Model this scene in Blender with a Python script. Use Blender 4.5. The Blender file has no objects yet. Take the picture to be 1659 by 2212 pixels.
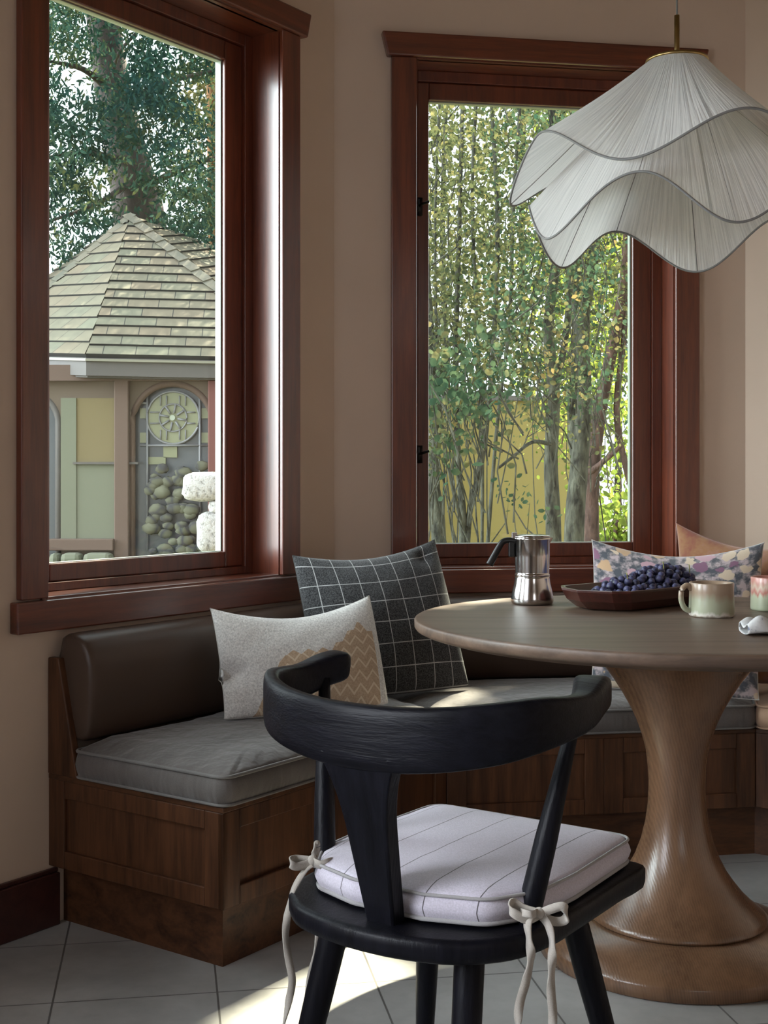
import bpy, math, random
import numpy as np
from mathutils import Vector, Matrix
random.seed(7); RNG = np.random.default_rng(7)
SC = bpy.context.scene
COL = SC.collection
PI = math.pi

# ------------------------------------------------------------------ camera
HC = 1.077
cam_d = bpy.data.cameras.new('camera'); cam = bpy.data.objects.new('camera', cam_d); COL.objects.link(cam)
cam.location = (0, 0, HC); cam.rotation_euler = (PI/2, 0, 0)
cam_d.sensor_fit = 'VERTICAL'; cam_d.sensor_height = 36.0
cam_d.lens = 2800.0/2212.0*36.0
cam_d.shift_y = -(1106-1024)/2212.0
cam_d.clip_start = 0.05; cam_d.clip_end = 300
SC.camera = cam

# ------------------------------------------------------------------ world, sun, fill lights, exposure
SC.view_settings.view_transform = 'Standard'; SC.view_settings.look = 'None'
SC.view_settings.gamma = 1.0; SC.view_settings.use_curve_mapping = False
SC.view_settings.exposure = 0.50
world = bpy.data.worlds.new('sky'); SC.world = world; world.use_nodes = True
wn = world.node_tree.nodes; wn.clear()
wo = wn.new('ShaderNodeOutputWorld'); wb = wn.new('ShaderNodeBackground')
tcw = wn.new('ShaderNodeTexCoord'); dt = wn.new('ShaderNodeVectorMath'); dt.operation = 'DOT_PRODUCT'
dt.inputs[1].default_value = tuple(Vector((-0.95, -0.18, 0.26)).normalized())     # added sky glow low left of the bay, for jamb highlight and side light
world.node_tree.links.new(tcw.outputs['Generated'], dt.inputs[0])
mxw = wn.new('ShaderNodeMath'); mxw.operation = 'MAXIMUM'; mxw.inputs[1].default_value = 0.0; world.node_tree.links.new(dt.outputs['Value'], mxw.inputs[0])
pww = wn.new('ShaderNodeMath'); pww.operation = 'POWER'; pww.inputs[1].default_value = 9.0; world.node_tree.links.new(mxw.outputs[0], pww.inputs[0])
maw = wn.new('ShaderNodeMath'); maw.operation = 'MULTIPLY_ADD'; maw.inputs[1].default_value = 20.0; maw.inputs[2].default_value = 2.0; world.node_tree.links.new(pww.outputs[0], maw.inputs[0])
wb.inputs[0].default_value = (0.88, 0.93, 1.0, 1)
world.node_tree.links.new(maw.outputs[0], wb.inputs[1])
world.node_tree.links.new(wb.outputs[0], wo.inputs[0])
SUN_TRAVEL = Vector((-0.446, -1.088, -1.25)).normalized()
sd = bpy.data.lights.new('sun', 'SUN'); sd.energy = 24.0; sd.angle = math.radians(0.7); sd.color = (1.0, 0.87, 0.68)
so = bpy.data.objects.new('sun', sd); COL.objects.link(so); so.location = (4, 12, 14)
so.rotation_euler = SUN_TRAVEL.to_track_quat('-Z', 'Y').to_euler()

def area(name, loc, target, sx, sy, energy, color):
    d = bpy.data.lights.new(name, 'AREA'); d.shape = 'RECTANGLE'; d.size = sx; d.size_y = sy
    d.energy = energy; d.color = color
    o = bpy.data.objects.new(name, d); COL.objects.link(o); o.location = loc
    o.rotation_euler = (Vector(target)-Vector(loc)).to_track_quat('-Z', 'Y').to_euler()
    return o
# fill lights added at unseen wall openings beside and behind the camera
area('side_fill_light', (-1.80, 0.55, 1.40), (0.9, 1.0, 1.1), 1.5, 1.6, 6, (0.78, 0.86, 1.0))
area('rear_fill_light', (0.95, -2.45, 1.75), (0.2, 3.5, 1.5), 0.8, 1.1, 3, (1.0, 0.91, 0.82))

# ------------------------------------------------------------------ frames
def dirv(deg):
    a = math.radians(deg); return Vector((math.sin(a), math.cos(a), 0))
dA, dB, dC = dirv(35.5), dirv(80.5), dirv(125.5)
def inward(d): return Vector((d.y, -d.x, 0))
P0 = Vector((-0.883, 2.983, 0))
CAB = P0 + dA*1.256
CBC = CAB + dB*1.351
class Frame:
    def __init__(s, o, d): s.o, s.d, s.n = o, d, inward(d)
    def __call__(s, a, n, z): return s.o + s.d*a + s.n*n + Vector((0, 0, z))
FA, FB, FC = Frame(P0, dA), Frame(CAB, dB), Frame(CBC, dC)
def at(px, py, D): return Vector(((px-829.5)/2800*D, D, HC-(py-1024)/2800*D))
def atz(px, py, z):
    D = 2800*(HC-z)/(py-1024); return Vector(((px-829.5)/2800*D, D, z))

# ------------------------------------------------------------------ materials
def sset(b, name, v):
    if name in b.inputs: b.inputs[name].default_value = v
def mat(name, col, rough=0.6, spec=0.5, metal=0.0, coat=0.0, sheen=0.0):
    m = bpy.data.materials.new(name); m.use_nodes = True
    b = m.node_tree.nodes['Principled BSDF']
    b.inputs['Base Color'].default_value = (*col, 1); b.inputs['Roughness'].default_value = rough
    sset(b, 'Specular IOR Level', spec); b.inputs['Metallic'].default_value = metal
    sset(b, 'Coat Weight', coat); sset(b, 'Coat Roughness', 0.24); sset(b, 'Sheen Weight', sheen)
    return m, m.node_tree, b
def nd(t, typ, **kw):
    n = t.nodes.new(typ)
    for k, v in kw.items():
        if k.startswith('i_'): n.inputs[int(k[2:])].default_value = v
        else: setattr(n, k, v)
    return n
def ramp(t, stops, interp='LINEAR'):
    r = t.nodes.new('ShaderNodeValToRGB'); r.color_ramp.interpolation = interp
    e = r.color_ramp.elements
    while len(e) < len(stops): e.new(0.5)
    for i, (p, c) in enumerate(stops): e[i].position = p; e[i].color = (*c, 1)
    return r
def coords(t, scale=(1, 1, 1), kind='Object', rot=(0, 0, 0), loc=(0, 0, 0)):
    tc = t.nodes.new('ShaderNodeTexCoord'); mp = t.nodes.new('ShaderNodeMapping')
    mp.inputs['Scale'].default_value = scale; mp.inputs['Rotation'].default_value = rot; mp.inputs['Location'].default_value = loc
    t.links.new(tc.outputs[kind], mp.inputs[0]); return mp.outputs[0]
def noise(t, vec, scale, detail=4, rough=0.55, dist=0.0):
    n = t.nodes.new('ShaderNodeTexNoise'); n.inputs['Scale'].default_value = scale; n.inputs['Detail'].default_value = detail
    n.inputs['Roughness'].default_value = rough; n.inputs['Distortion'].default_value = dist
    t.links.new(vec, n.inputs['Vector']); return n
def bump(t, b, h, strength, dist=0.01):
    n = t.nodes.new('ShaderNodeBump'); n.inputs['Strength'].default_value = strength; n.inputs['Distance'].default_value = dist
    t.links.new(h, n.inputs['Height']); t.links.new(n.outputs[0], b.inputs['Normal']); return n
def wood(name, c1, c2, axis='Z', scale=1.0, rough=0.35, coat=0.0, spec=0.5, rings=False, bstr=0.15, stretch=14):
    m, t, b = mat(name, c1, rough, spec, 0, coat)
    s = {'X': (1, stretch, stretch), 'Y': (stretch, 1, stretch), 'Z': (stretch, stretch, 1)}[axis]
    v = coords(t, tuple(k*scale for k in s))
    n1 = noise(t, v, 2.2, 6, 0.6, 0.6)
    n2 = noise(t, v, 14.0, 3, 0.6)
    mx = nd(t, 'ShaderNodeMath', operation='MULTIPLY_ADD'); mx.inputs[1].default_value = 0.35
    t.links.new(n2.outputs[0], mx.inputs[0]); t.links.new(n1.outputs[0], mx.inputs[2])
    h = mx.outputs[0]
    if rings:
        w = nd(t, 'ShaderNodeTexWave', wave_type='RINGS', rings_direction='Y'); w.inputs['Scale'].default_value = 60; w.inputs['Distortion'].default_value = 4
        w.inputs['Detail'].default_value = 3; w.inputs['Detail Scale'].default_value = 1.2
        t.links.new(coords(t, (1, 1, 0.35), loc=(0.35, 0.9, 0.1)), w.inputs['Vector'])
        mm = nd(t, 'ShaderNodeMath', operation='MULTIPLY_ADD'); mm.inputs[1].default_value = 0.12
        t.links.new(w.outputs[1], mm.inputs[0]); t.links.new(h, mm.inputs[2]); h = mm.outputs[0]
    r = ramp(t, [(0.38, c1), (0.85, c2)]); t.links.new(h, r.inputs[0]); t.links.new(r.outputs[0], b.inputs['Base Color'])
    bump(t, b, h, bstr, 0.004); return m
def fabric(name, c1, c2, scale=350, rough=0.9, bstr=0.4, sheen=0.2, big=6):
    m, t, b = mat(name, c1, rough, 0.2, 0, 0, sheen)
    v = coords(t); n = noise(t, v, scale, 2, 0.6); n2 = noise(t, v, big, 3)
    mx = nd(t, 'ShaderNodeMath', operation='MULTIPLY_ADD'); mx.inputs[1].default_value = 0.5
    t.links.new(n.outputs[0], mx.inputs[0]); t.links.new(n2.outputs[0], mx.inputs[2])
    r = ramp(t, [(0.5, c1), (1.0, c2)]); t.links.new(mx.outputs[0], r.inputs[0]); t.links.new(r.outputs[0], b.inputs['Base Color'])
    bump(t, b, n.outputs[0], bstr, 0.002); return m

MAHOG = wood('mahogany_trim', (0.050, 0.010, 0.005), (0.17, 0.036, 0.013), 'Z', 1.0, 0.36, 0.9, bstr=0.05)
MAHOGH = wood('mahogany_rail', (0.050, 0.010, 0.005), (0.17, 0.036, 0.013), 'X', 1.0, 0.36, 0.9, bstr=0.05)
BENCHW = wood('bench_walnut', (0.018, 0.007, 0.0035), (0.115, 0.046, 0.020), 'Z', 0.8, 0.42, 0.0, 0.32, bstr=0.08)
BENCHH = wood('bench_walnut_rail', (0.018, 0.007, 0.0035), (0.105, 0.042, 0.018), 'X', 0.8, 0.42, 0.0, 0.32, bstr=0.08)
TABLEW = wood('table_oak', (0.080, 0.042, 0.024), (0.20, 0.108, 0.060), 'Z', 0.5, 0.27, 0.3, rings=True, bstr=0.22, stretch=8)
TABLET = wood('table_oak_top', (0.060, 0.038, 0.027), (0.17, 0.11, 0.076), 'X', 0.7, 0.45, 0.0, 0.5, bstr=0.10, stretch=18)
BLACKW = wood('ebonised_oak', (0.0015, 0.0015, 0.0025), (0.007, 0.007, 0.011), 'Z', 1.3, 0.40, 0.0, 0.15, bstr=0.30)
BLACKR = wood('ebonised_oak_rail', (0.0015, 0.0015, 0.0025), (0.007, 0.007, 0.011), 'X', 1.3, 0.40, 0.0, 0.15, bstr=0.30, stretch=22)
TRAYW = wood('tray_rosewood', (0.020, 0.006, 0.005), (0.075, 0.020, 0.014), 'X', 2.0, 0.28, 0.4, bstr=0.05)
BASEW = wood('baseboard_wood', (0.035, 0.010, 0.009), (0.06, 0.018, 0.014), 'X', 1.0, 0.35, 0.2)
LEATH, _t, _b = mat('dark_leather', (0.070, 0.043, 0.030), 0.42, 0.4)
bump(_t, _b, noise(_t, coords(_t), 260, 2).outputs[0], 0.15, 0.001)
SEATF = fabric('grey_seat_fabric', (0.085, 0.073, 0.067), (0.155, 0.138, 0.13), 500, 0.75, 0.15, 0.25)
_t = SEATF.node_tree; _b = _t.nodes['Principled BSDF']
_n = noise(_t, coords(_t, (1, 1, 0.12)), 26, 2); bump(_t, _b, _n.outputs[0], 0.6, 0.014)
TANF = fabric('tan_seat_fabric', (0.32, 0.19, 0.12), (0.42, 0.27, 0.18), 500, 0.8, 0.15)
PIPE = fabric('piping_fabric', (0.12, 0.11, 0.105), (0.20, 0.19, 0.18), 500, 0.7, 0.1)
WALL, _t, _b = mat('warm_plaster', (0.45, 0.355, 0.285), 0.85, 0.25)
_n = noise(_t, coords(_t), 2.2, 5); _r = ramp(_t, [(0.3, (0.60, 0.465, 0.365)), (0.75, (0.65, 0.505, 0.40))])
_t.links.new(_n.outputs[0], _r.inputs[0]); _t.links.new(_r.outputs[0], _b.inputs['Base Color']); bump(_t, _b, noise(_t, coords(_t), 60, 3).outputs[0], 0.05, 0.004)
CEIL, _, _ = mat('ceiling_paint', (0.30, 0.23, 0.17), 0.9)

# floor tiles: square, grid parallel to the back wall
FLOORM, t, b = mat('grey_tile', (0.2, 0.2, 0.2), 0.33, 0.5)
tc = nd(t, 'ShaderNodeTexCoord')
sep = nd(t, 'ShaderNodeSeparateXYZ'); mp = nd(t, 'ShaderNodeMapping'); mp.vector_type = 'POINT'
mp.inputs['Rotation'].default_value = (0, 0, math.radians(-9.5))
t.links.new(tc.outputs['Object'], mp.inputs[0]); t.links.new(mp.outputs[0], sep.inputs[0])
TS = 0.333
def grid_dist(out, off):
    a = nd(t, 'ShaderNodeMath', operation='ADD'); a.inputs[1].default_value = off; t.links.new(out, a.inputs[0])
    d = nd(t, 'ShaderNodeMath', operation='DIVIDE'); d.inputs[1].default_value = TS; t.links.new(a.outputs[0], d.inputs[0])
    f = nd(t, 'ShaderNodeMath', operation='FRACT'); t.links.new(d.outputs[0], f.inputs[0])
    s = nd(t, 'ShaderNodeMath', operation='SUBTRACT'); s.inputs[1].default_value = 0.5; t.links.new(f.outputs[0], s.inputs[0])
    ab = nd(t, 'ShaderNodeMath', operation='ABSOLUTE'); t.links.new(s.outputs[0], ab.inputs[0]); return ab.outputs[0], d.outputs[0]
ca, sa = math.cos(math.radians(9.5)), math.sin(math.radians(9.5))
def rot95(p): return (p.x*ca + p.y*sa, -p.x*sa + p.y*ca)
gu = rot95(Vector((-0.652, 2.538, 0)))[0]; gv = rot95(Vector((-0.708, 2.919, 0)))[1]
gx, ix = grid_dist(sep.outputs[0], -gu); gy, iy = grid_dist(sep.outputs[1], -gv)
mxg = nd(t, 'ShaderNodeMath', operation='MAXIMUM'); t.links.new(gx, mxg.inputs[0]); t.links.new(gy, mxg.inputs[1])
gl = nd(t, 'ShaderNodeMath', operation='GREATER_THAN'); gl.inputs[1].default_value = 0.4935; t.links.new(mxg.outputs[0], gl.inputs[0])
n1 = noise(t, coords(t), 3.5, 6); n2 = noise(t, coords(t), 30, 4)
mm = nd(t, 'ShaderNodeMath', operation='MULTIPLY_ADD'); mm.inputs[1].default_value = 0.25; t.links.new(n2.outputs[0], mm.inputs[0]); t.links.new(n1.outputs[0], mm.inputs[2])
rr = ramp(t, [(0.40, (0.25, 0.245, 0.235)), (0.85, (0.43, 0.425, 0.415))]); t.links.new(mm.outputs[0], rr.inputs[0])
mc = nd(t, 'ShaderNodeMixRGB'); mc.inputs[2].default_value = (0.12, 0.115, 0.11, 1)
t.links.new(gl.outputs[0], mc.inputs[0]); t.links.new(rr.outputs[0], mc.inputs[1]); t.links.new(mc.outputs[0], b.inputs['Base Color'])
sb_ = nd(t, 'ShaderNodeMath', operation='MULTIPLY_ADD'); sb_.inputs[1].default_value = -1.0; t.links.new(gl.outputs[0], sb_.inputs[0]); t.links.new(mm.outputs[0], sb_.inputs[2])
bump(t, b, sb_.outputs[0], 0.3, 0.003)

def glass_mat(name, tint=(0.93, 0.97, 0.95), refl=1.0):
    m = bpy.data.materials.new(name); m.use_nodes = True; t = m.node_tree; t.nodes.clear()
    o = nd(t, 'ShaderNodeOutputMaterial'); mix = nd(t, 'ShaderNodeMixShader'); tr = nd(t, 'ShaderNodeBsdfTransparent'); g = nd(t, 'ShaderNodeBsdfGlossy')
    tr.inputs[0].default_value = (*tint, 1); g.inputs['Roughness'].default_value = 0.02; g.inputs[0].default_value = (refl, refl, refl, 1)
    lw = nd(t, 'ShaderNodeLayerWeight'); lw.inputs[0].default_value = 0.5
    pw = nd(t, 'ShaderNodeMath', operation='POWER'); pw.inputs[1].default_value = 5.0; ma = nd(t, 'ShaderNodeMath', operation='MULTIPLY_ADD'); ma.inputs[1].default_value = 0.95; ma.inputs[2].default_value = 0.035
    t.links.new(lw.outputs['Facing'], pw.inputs[0]); t.links.new(pw.outputs[0], ma.inputs[0]); t.links.new(ma.outputs[0], mix.inputs[0]); t.links.new(tr.outputs[0], mix.inputs[1]); t.links.new(g.outputs[0], mix.inputs[2]); t.links.new(mix.outputs[0], o.inputs[0])
    return m
GLASS = glass_mat('window_glass')
BEAD, _, _ = mat('pale_glazing_spacer', (0.30, 0.33, 0.27), 0.5)
IRON, _, _ = mat('dark_iron', (0.02, 0.018, 0.018), 0.4, 0.5, 0.8)
BRASS, _, _ = mat('aged_brass', (0.42, 0.30, 0.13), 0.32, 0.5, 1.0)

# ------------------------------------------------------------------ mesh helpers
def link(name, me, m, parent, smooth):
    o = bpy.data.objects.new(name, me); COL.objects.link(o)
    if m: me.materials.append(m)
    if parent: o.parent = parent
    if smooth:
        me.polygons.foreach_set('use_smooth', [True]*len(me.polygons))
    return o
LOC = {}
def mesh(name, verts, faces, m, parent=None, smooth=False, bev=0.0, sub=0, world=True, auto=None, uvs=None):
    """verts are world coordinates when world=True; they are rewritten in the parent's frame"""
    if parent is not None and world:
        inv = LOC.get(parent.name)
        if inv is None:
            inv = Matrix.Identity(4); p = parent; chain = []
            while p: chain.append(p); p = p.parent
            mw = Matrix.Identity(4)
            for q in reversed(chain): mw = mw @ (Matrix.Translation(q.location) @ q.rotation_euler.to_matrix().to_4x4())
            inv = mw.inverted(); LOC[parent.name] = inv
        verts = [inv @ Vector(v) for v in verts]
    origin = None
    if parent is None and world:
        a = np.array([tuple(v) for v in verts]); mn, mx = a.min(0), a.max(0)
        origin = Vector(((mn[0]+mx[0])/2, (mn[1]+mx[1])/2, mn[2])); verts = [Vector(v)-origin for v in verts]
    me = bpy.data.meshes.new(name); me.from_pydata([tuple(v) for v in verts], [], [tuple(f) for f in faces]); me.update()
    if uvs is not None:
        ul = me.uv_layers.new(name='UVMap')
        for lp in me.loops: ul.data[lp.index].uv = uvs[lp.vertex_index]
    o = link(name, me, m, parent, smooth)
    if origin is not None: o.location = origin
    if bev > 0:
        md = o.modifiers.new('bevel', 'BEVEL'); md.width = bev; md.segments = 2; md.limit_method = 'ANGLE'; md.angle_limit = math.radians(40)
    if sub > 0:
        md = o.modifiers.new('subdivision', 'SUBSURF'); md.levels = sub; md.render_levels = sub
    if auto:
        pass
    return o
def fixn(o):
    import bmesh
    bm = bmesh.new(); bm.from_mesh(o.data); bmesh.ops.recalc_face_normals(bm, faces=bm.faces[:]); bm.to_mesh(o.data); bm.free(); return o
def thing(name, loc, label=None, cat=None, group=None, rz=0.0, kind=None):
    o = bpy.data.objects.new(name, None); COL.objects.link(o); o.location = loc; o.rotation_euler = (0, 0, rz)
    o.empty_display_size = 0.1
    return tag(o, label, cat, group, kind)
def tag(o, label=None, cat=None, group=None, kind=None):
    if label: o['label'] = label
    if cat: o['category'] = cat
    if group: o['group'] = group
    if kind: o['kind'] = kind
    return o
class MB:
    def __init__(s): s.v, s.f = [], []
    def add(s, vs, fs):
        k = len(s.v); s.v += [Vector(v) for v in vs]; s.f += [tuple(i+k for i in f) for f in fs]; return s
    def hexa(s, p):   # 8 points: bottom 4 ccw, top 4 ccw
        return s.add(p, [(3,2,1,0),(4,5,6,7),(0,1,5,4),(1,2,6,5),(2,3,7,6),(3,0,4,7)])
    def fbox(s, F, a0, a1, n0, n1, z0, z1):
        return s.hexa([F(a0,n1,z0),F(a1,n1,z0),F(a1,n0,z0),F(a0,n0,z0),F(a0,n1,z1),F(a1,n1,z1),F(a1,n0,z1),F(a0,n0,z1)])
    def prism(s, poly, z0, z1):
        n = len(poly); vs = [(p[0],p[1],z0) for p in poly]+[(p[0],p[1],z1) for p in poly]
        return s.add(vs, [tuple(range(n-1,-1,-1)), tuple(range(n,2*n))]+[(i,(i+1)%n,n+(i+1)%n,n+i) for i in range(n)])
    def tube(s, pts, rad, k=8, cap=True):
        pts = [Vector(p) for p in pts]; n = len(pts); r = rad if hasattr(rad, '__len__') else [rad]*n
        base = len(s.v); up = Vector((0.13, 0.21, 0.97)).normalized()
        for i, p in enumerate(pts):
            d = (pts[min(i+1,n-1)]-pts[max(i-1,0)]).normalized()
            if abs(d.dot(up)) > 0.97: u = d.cross(Vector((1,0,0))).normalized()
            else: u = d.cross(up).normalized()
            w = d.cross(u)
            for j in range(k):
                a = 2*PI*j/k; s.v.append(p+(u*math.cos(a)+w*math.sin(a))*r[i])
        for i in range(n-1):
            for j in range(k):
                a, b2 = base+i*k+j, base+i*k+(j+1)%k
                s.f.append((a, b2, b2+k, a+k))
        if cap: s.f.append(tuple(base+j for j in range(k-1,-1,-1))); s.f.append(tuple(base+(n-1)*k+j for j in range(k)))
        return s
    def lathe(s, prof, c, k=64, cap0=True, cap1=True):
        base = len(s.v); c = Vector(c)
        for r, z in prof:
            for j in range(k):
                a = 2*PI*j/k; s.v.append(c+Vector((r*math.cos(a), r*math.sin(a), z)))
        for i in range(len(prof)-1):
            for j in range(k):
                a, b2 = base+i*k+j, base+i*k+(j+1)%k; s.f.append((a, b2, b2+k, a+k))
        if cap0: s.f.append(tuple(base+j for j in range(k-1,-1,-1)))
        if cap1: s.f.append(tuple(base+(len(prof)-1)*k+j for j in range(k)))
        return s
    def build(s, name, m, parent=None, **kw): return fixn(mesh(name, s.v, s.f, m, parent, **kw))
def smoothpts(P, n=8, closed=False):
    P = [Vector(p) for p in P]; out = []; N = len(P); rng = N if closed else N-1
    for i in range(rng):
        if closed: p0,p1,p2,p3 = P[(i-1)%N],P[i],P[(i+1)%N],P[(i+2)%N]
        else: p0,p1,p2,p3 = P[max(i-1,0)],P[i],P[i+1],P[min(i+2,N-1)]
        for j in range(n):
            t = j/n; out.append(0.5*((2*p1)+(p2-p0)*t+(2*p0-5*p1+4*p2-p3)*t*t+(3*p1-p0-3*p2+p3)*t**3))
    if not closed: out.append(P[-1])
    return out
def inter(F, n1, G, n2):
    """plan intersection of the line n=n1 in frame F with n=n2 in frame G"""
    p, q = F.o+F.n*n1, G.o+G.n*n2
    a = np.array([[F.d.x, -G.d.x],[F.d.y, -G.d.y]]); bb = np.array([q.x-p.x, q.y-p.y]); s, _ = np.linalg.solve(a, bb)
    return p+F.d*float(s)

# ------------------------------------------------------------------ room shell
HCEIL = 2.85; WT = 0.16
def wall(name, F, a0, a1, holes):
    m = MB(); a = a0
    for (h0, h1, z0, z1) in holes:
        h0, h1, z0, z1 = h0-0.0125, h1+0.0125, z0-0.0125, z1+0.0125
        m.fbox(F, a, h0, -WT, 0, 0, HCEIL); m.fbox(F, h0, h1, -WT, 0, 0, z0); m.fbox(F, h0, h1, -WT, 0, z1, HCEIL); a = h1
    m.fbox(F, a, a1, -WT, 0, 0, HCEIL)
    o = m.build(name, WALL); o['kind'] = 'structure'; return o
OA = (0.127, 0.980, 0.785, 2.368); OB = (0.2593, 1.100, 0.785, 2.368); OW = (-1.10, -0.17, 0.785, 2.368)
wall('wall_left', FA, -2.0, 1.256, [OW, OA])
wall('wall_back', FB, 0.0, 1.351, [OB])
wall('wall_right', FC, 0.0, 2.3, [])
W1 = FA(-2.0, 0, 0); FL_ = Frame(W1 - dirv(-9.5)*4.0, dirv(-9.5))
wall('wall_side', FL_, 0, 4.0, [(2.5, 3.8, 0.9, 2.3)])
R1 = FC(2.3, 0, 0); FR_ = Frame(R1, dirv(180)); wall('wall_far_right', FR_, 0, R1.y+2.6, [])
Lb = FL_(0, 0, 0); FK = Frame(Vector((R1.x, -2.6, 0)), dirv(270)); wall('wall_front', FK, 0, R1.x-Lb.x+0.1, [(1.7, 2.5, 1.2, 2.3)])
fl = [(-3.2,-3.0),(4.0,-3.0),(4.0,4.6),(1.1,4.6)]
plan = [W1, FA(1.256,0,0), CBC, R1, Vector((R1.x,-2.6,0)), Vector((Lb.x,-2.6,0)), Lb]
plan = [FA(-2.0,-.1,0), inter(FA,-.1,FB,-.1), inter(FB,-.1,FC,-.1), FC(2.4,-.1,0), Vector((R1.x+.1,-2.7,0)), Vector((Lb.x-.1,-2.7,0))]
MB().prism([(p.x,p.y) for p in plan], -0.12, 0.0).build('floor', FLOORM)['kind'] = 'structure'
MB().prism([(p.x,p.y) for p in plan], HCEIL, HCEIL+0.1).build('ceiling', CEIL)['kind'] = 'structure'
bb = MB().fbox(FA, -1.95, 0.16, 0.0, 0.020, 0.0, 0.125).fbox(FA, -1.95, 0.16, 0.0, 0.013, 0.125, 0.135)
bb.build('baseboard_left', BASEW, bev=0.003)['kind'] = 'structure'

def window(name, F, O, left, right, capx, apx, latch=False):
    a0, a1, z0, z1 = O
    w = thing(name, F((a0+a1)/2, 0, z0), kind='structure', rz=math.atan2(F.d.y, F.d.x))
    for (x0, x1) in ((a0-0.083, a0-0.004), (a1+0.004, a1+0.085)):
        MB().fbox(F, x0, x1, 0, 0.022, z0-0.002, z1+0.004).build('casing', MAHOG, w, bev=0.003)
    # header cap with slanted ends
    c0, c1 = capx; h0, h1 = z1+0.004, z1+0.078; e = 0.018
    MB().hexa([F(c0+e,.034,h0),F(c1-e,.034,h0),F(c1-e,0,h0),F(c0+e,0,h0),F(c0,.034,h1),F(c1,.034,h1),F(c1,0,h1),F(c0,0,h1)]).build('header', MAHOGH, w, bev=0.005)
    MB().fbox(F, a0-0.004, a1+0.004, 0, 0.022, z1+0.0-0.0, z1+0.004).build('header_fillet', MAHOGH, w)
    MB().fbox(F, apx[0], apx[1], 0, 0.030, z0-0.080, z0-0.006).build('apron', MAHOGH, w, bev=0.004)
    d = 0.135
    MB().fbox(F, a0-0.012, a0, -d, 0.008, z0-0.01, z1+0.01).build('jamb', MAHOG, w)
    MB().fbox(F, a1, a1+0.012, -d, 0.008, z0-0.01, z1+0.01).build('jamb', MAHOG, w)
    MB().fbox(F, a0, a1, -d, 0.008, z1, z1+0.012).build('head_jamb', MAHOGH, w)
    MB().fbox(F, a0, a1, -d, 0.010, z0-0.012, z0).build('sill', MAHOGH, w, bev=0.002)
    def ring(x0, x1, y0, y1, l, r, bt, tp, n0, n1):
        m = MB(); m.fbox(F, x0, x0+l, n0, n1, y0, y1); m.fbox(F, x1-r, x1, n0, n1, y0, y1)
        m.fbox(F, x0+l, x1-r, n0, n1, y0, y0+bt); m.fbox(F, x0+l, x1-r, n0, n1, y1-tp, y1); return m
    st = 0.032
    ls = min(st, left*0.35)
    ring(a0, a1, z0, z1, ls, st, 0.022, 0.034, -d, -0.0925).build('stop', MAHOG, w, bev=0.002)
    ring(a0+ls, a1-st, z0+0.022, z1-0.034, left-ls, right-st, 0.046, 0.056, -d, -0.104).build('sash', MAHOG, w, bev=0.004)
    g0, g1, y0, y1 = a0+left, a1-right, z0+0.068, z1-0.090
    ring(g0-0.002, g1+0.002, y0-0.002, y1+0.002, 0.003, 0.007, 0.003, 0.005, -d-0.004, -0.118).build('glazing_bead', BEAD, w)
    MB().fbox(F, g0, g1, -0.128, -0.124, y0, y1).build('glass', GLASS, w)
    ring(a0-0.05, a1+0.05, z0-0.05, z1+0.05, 0.05, 0.05, 0.05, 0.05, -WT-0.03, -WT+0.001).build('outer_frame', MAHOG, w)
    if latch:
        for zz in (1.93, 1.14):
            m = MB(); m.fbox(F, a0+0.012, a0+0.034, -0.0925, -0.078, zz-0.028, zz+0.028)
            m.tube([F(a0+0.022,-0.08,zz), F(a0+0.026,-0.055,zz+0.002), F(a0+0.050,-0.050,zz+0.010)], 0.0045, 8)
            m.tube([F(a0+0.018,-0.074,zz-0.018), F(a0+0.018,-0.074,zz+0.022)], 0.005, 8)
            m.build('latch', IRON, w, smooth=True)
    return w
window('window_1', FA, OA, 0.105, 0.105, (0.0, 1.105), (0.0256, 1.085))
window('window_2', FB, OB, 0.060, 0.095, (0.145, 1.2128), (0.165, 1.195), latch=True)
window('window_3', FA, OW, 0.105, 0.105, (-1.22, -0.05), (-1.20, -0.07))

# ------------------------------------------------------------------ banquette
ZK, ZD, NB, NKI = 0.142, 0.363, 0.562, 0.520
S0 = 0.14
CL = 1.4   # length of the run along the right wall
def plan_poly(n_in, s0, c1, n_back=0.002):
    return [FA(s0, n_back, 0), inter(FA, n_back, FB, n_back), inter(FB, n_back, FC, n_back), FC(c1, n_back, 0), FC(c1, n_in, 0), inter(FB, n_in, FC, n_in), inter(FA, n_in, FB, n_in), FA(s0, n_in, 0)]
def seg_prism(m, n_in, n_back, s0, c1, z0, z1):
    # three convex pieces
    ab0, ab1 = inter(FA,n_back,FB,n_back), inter(FA,n_in,FB,n_in); bc0, bc1 = inter(FB,n_back,FC,n_back), inter(FB,n_in,FC,n_in)
    for poly in ([FA(s0,n_back,0),FA(s0,n_in,0),ab1,ab0],[ab0,ab1,bc1,bc0],[bc0,bc1,FC(c1,n_in,0),FC(c1,n_back,0)]):
        m.prism([(p.x,p.y) for p in poly], z0, z1)
    return m
bq = thing('banquette', FA(0.7, 0.28, 0), 'dark walnut built-in corner banquette base with framed panels below the grey cushions', 'bench', rz=0)
seg_prism(MB(), NB-0.014, 0.002, S0+0.014, CL, ZK, ZD-0.004).build('carcass', BENCHW, bq)
seg_prism(MB(), NKI, 0.002, S0+0.045, CL, 0.0, ZK).build('plinth', BENCHH, bq)
seg_prism(MB(), NB+0.002, 0.002, S0-0.002, CL, ZD-0.012, ZD).build('deck', BENCHH, bq, bev=0.002)
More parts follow.
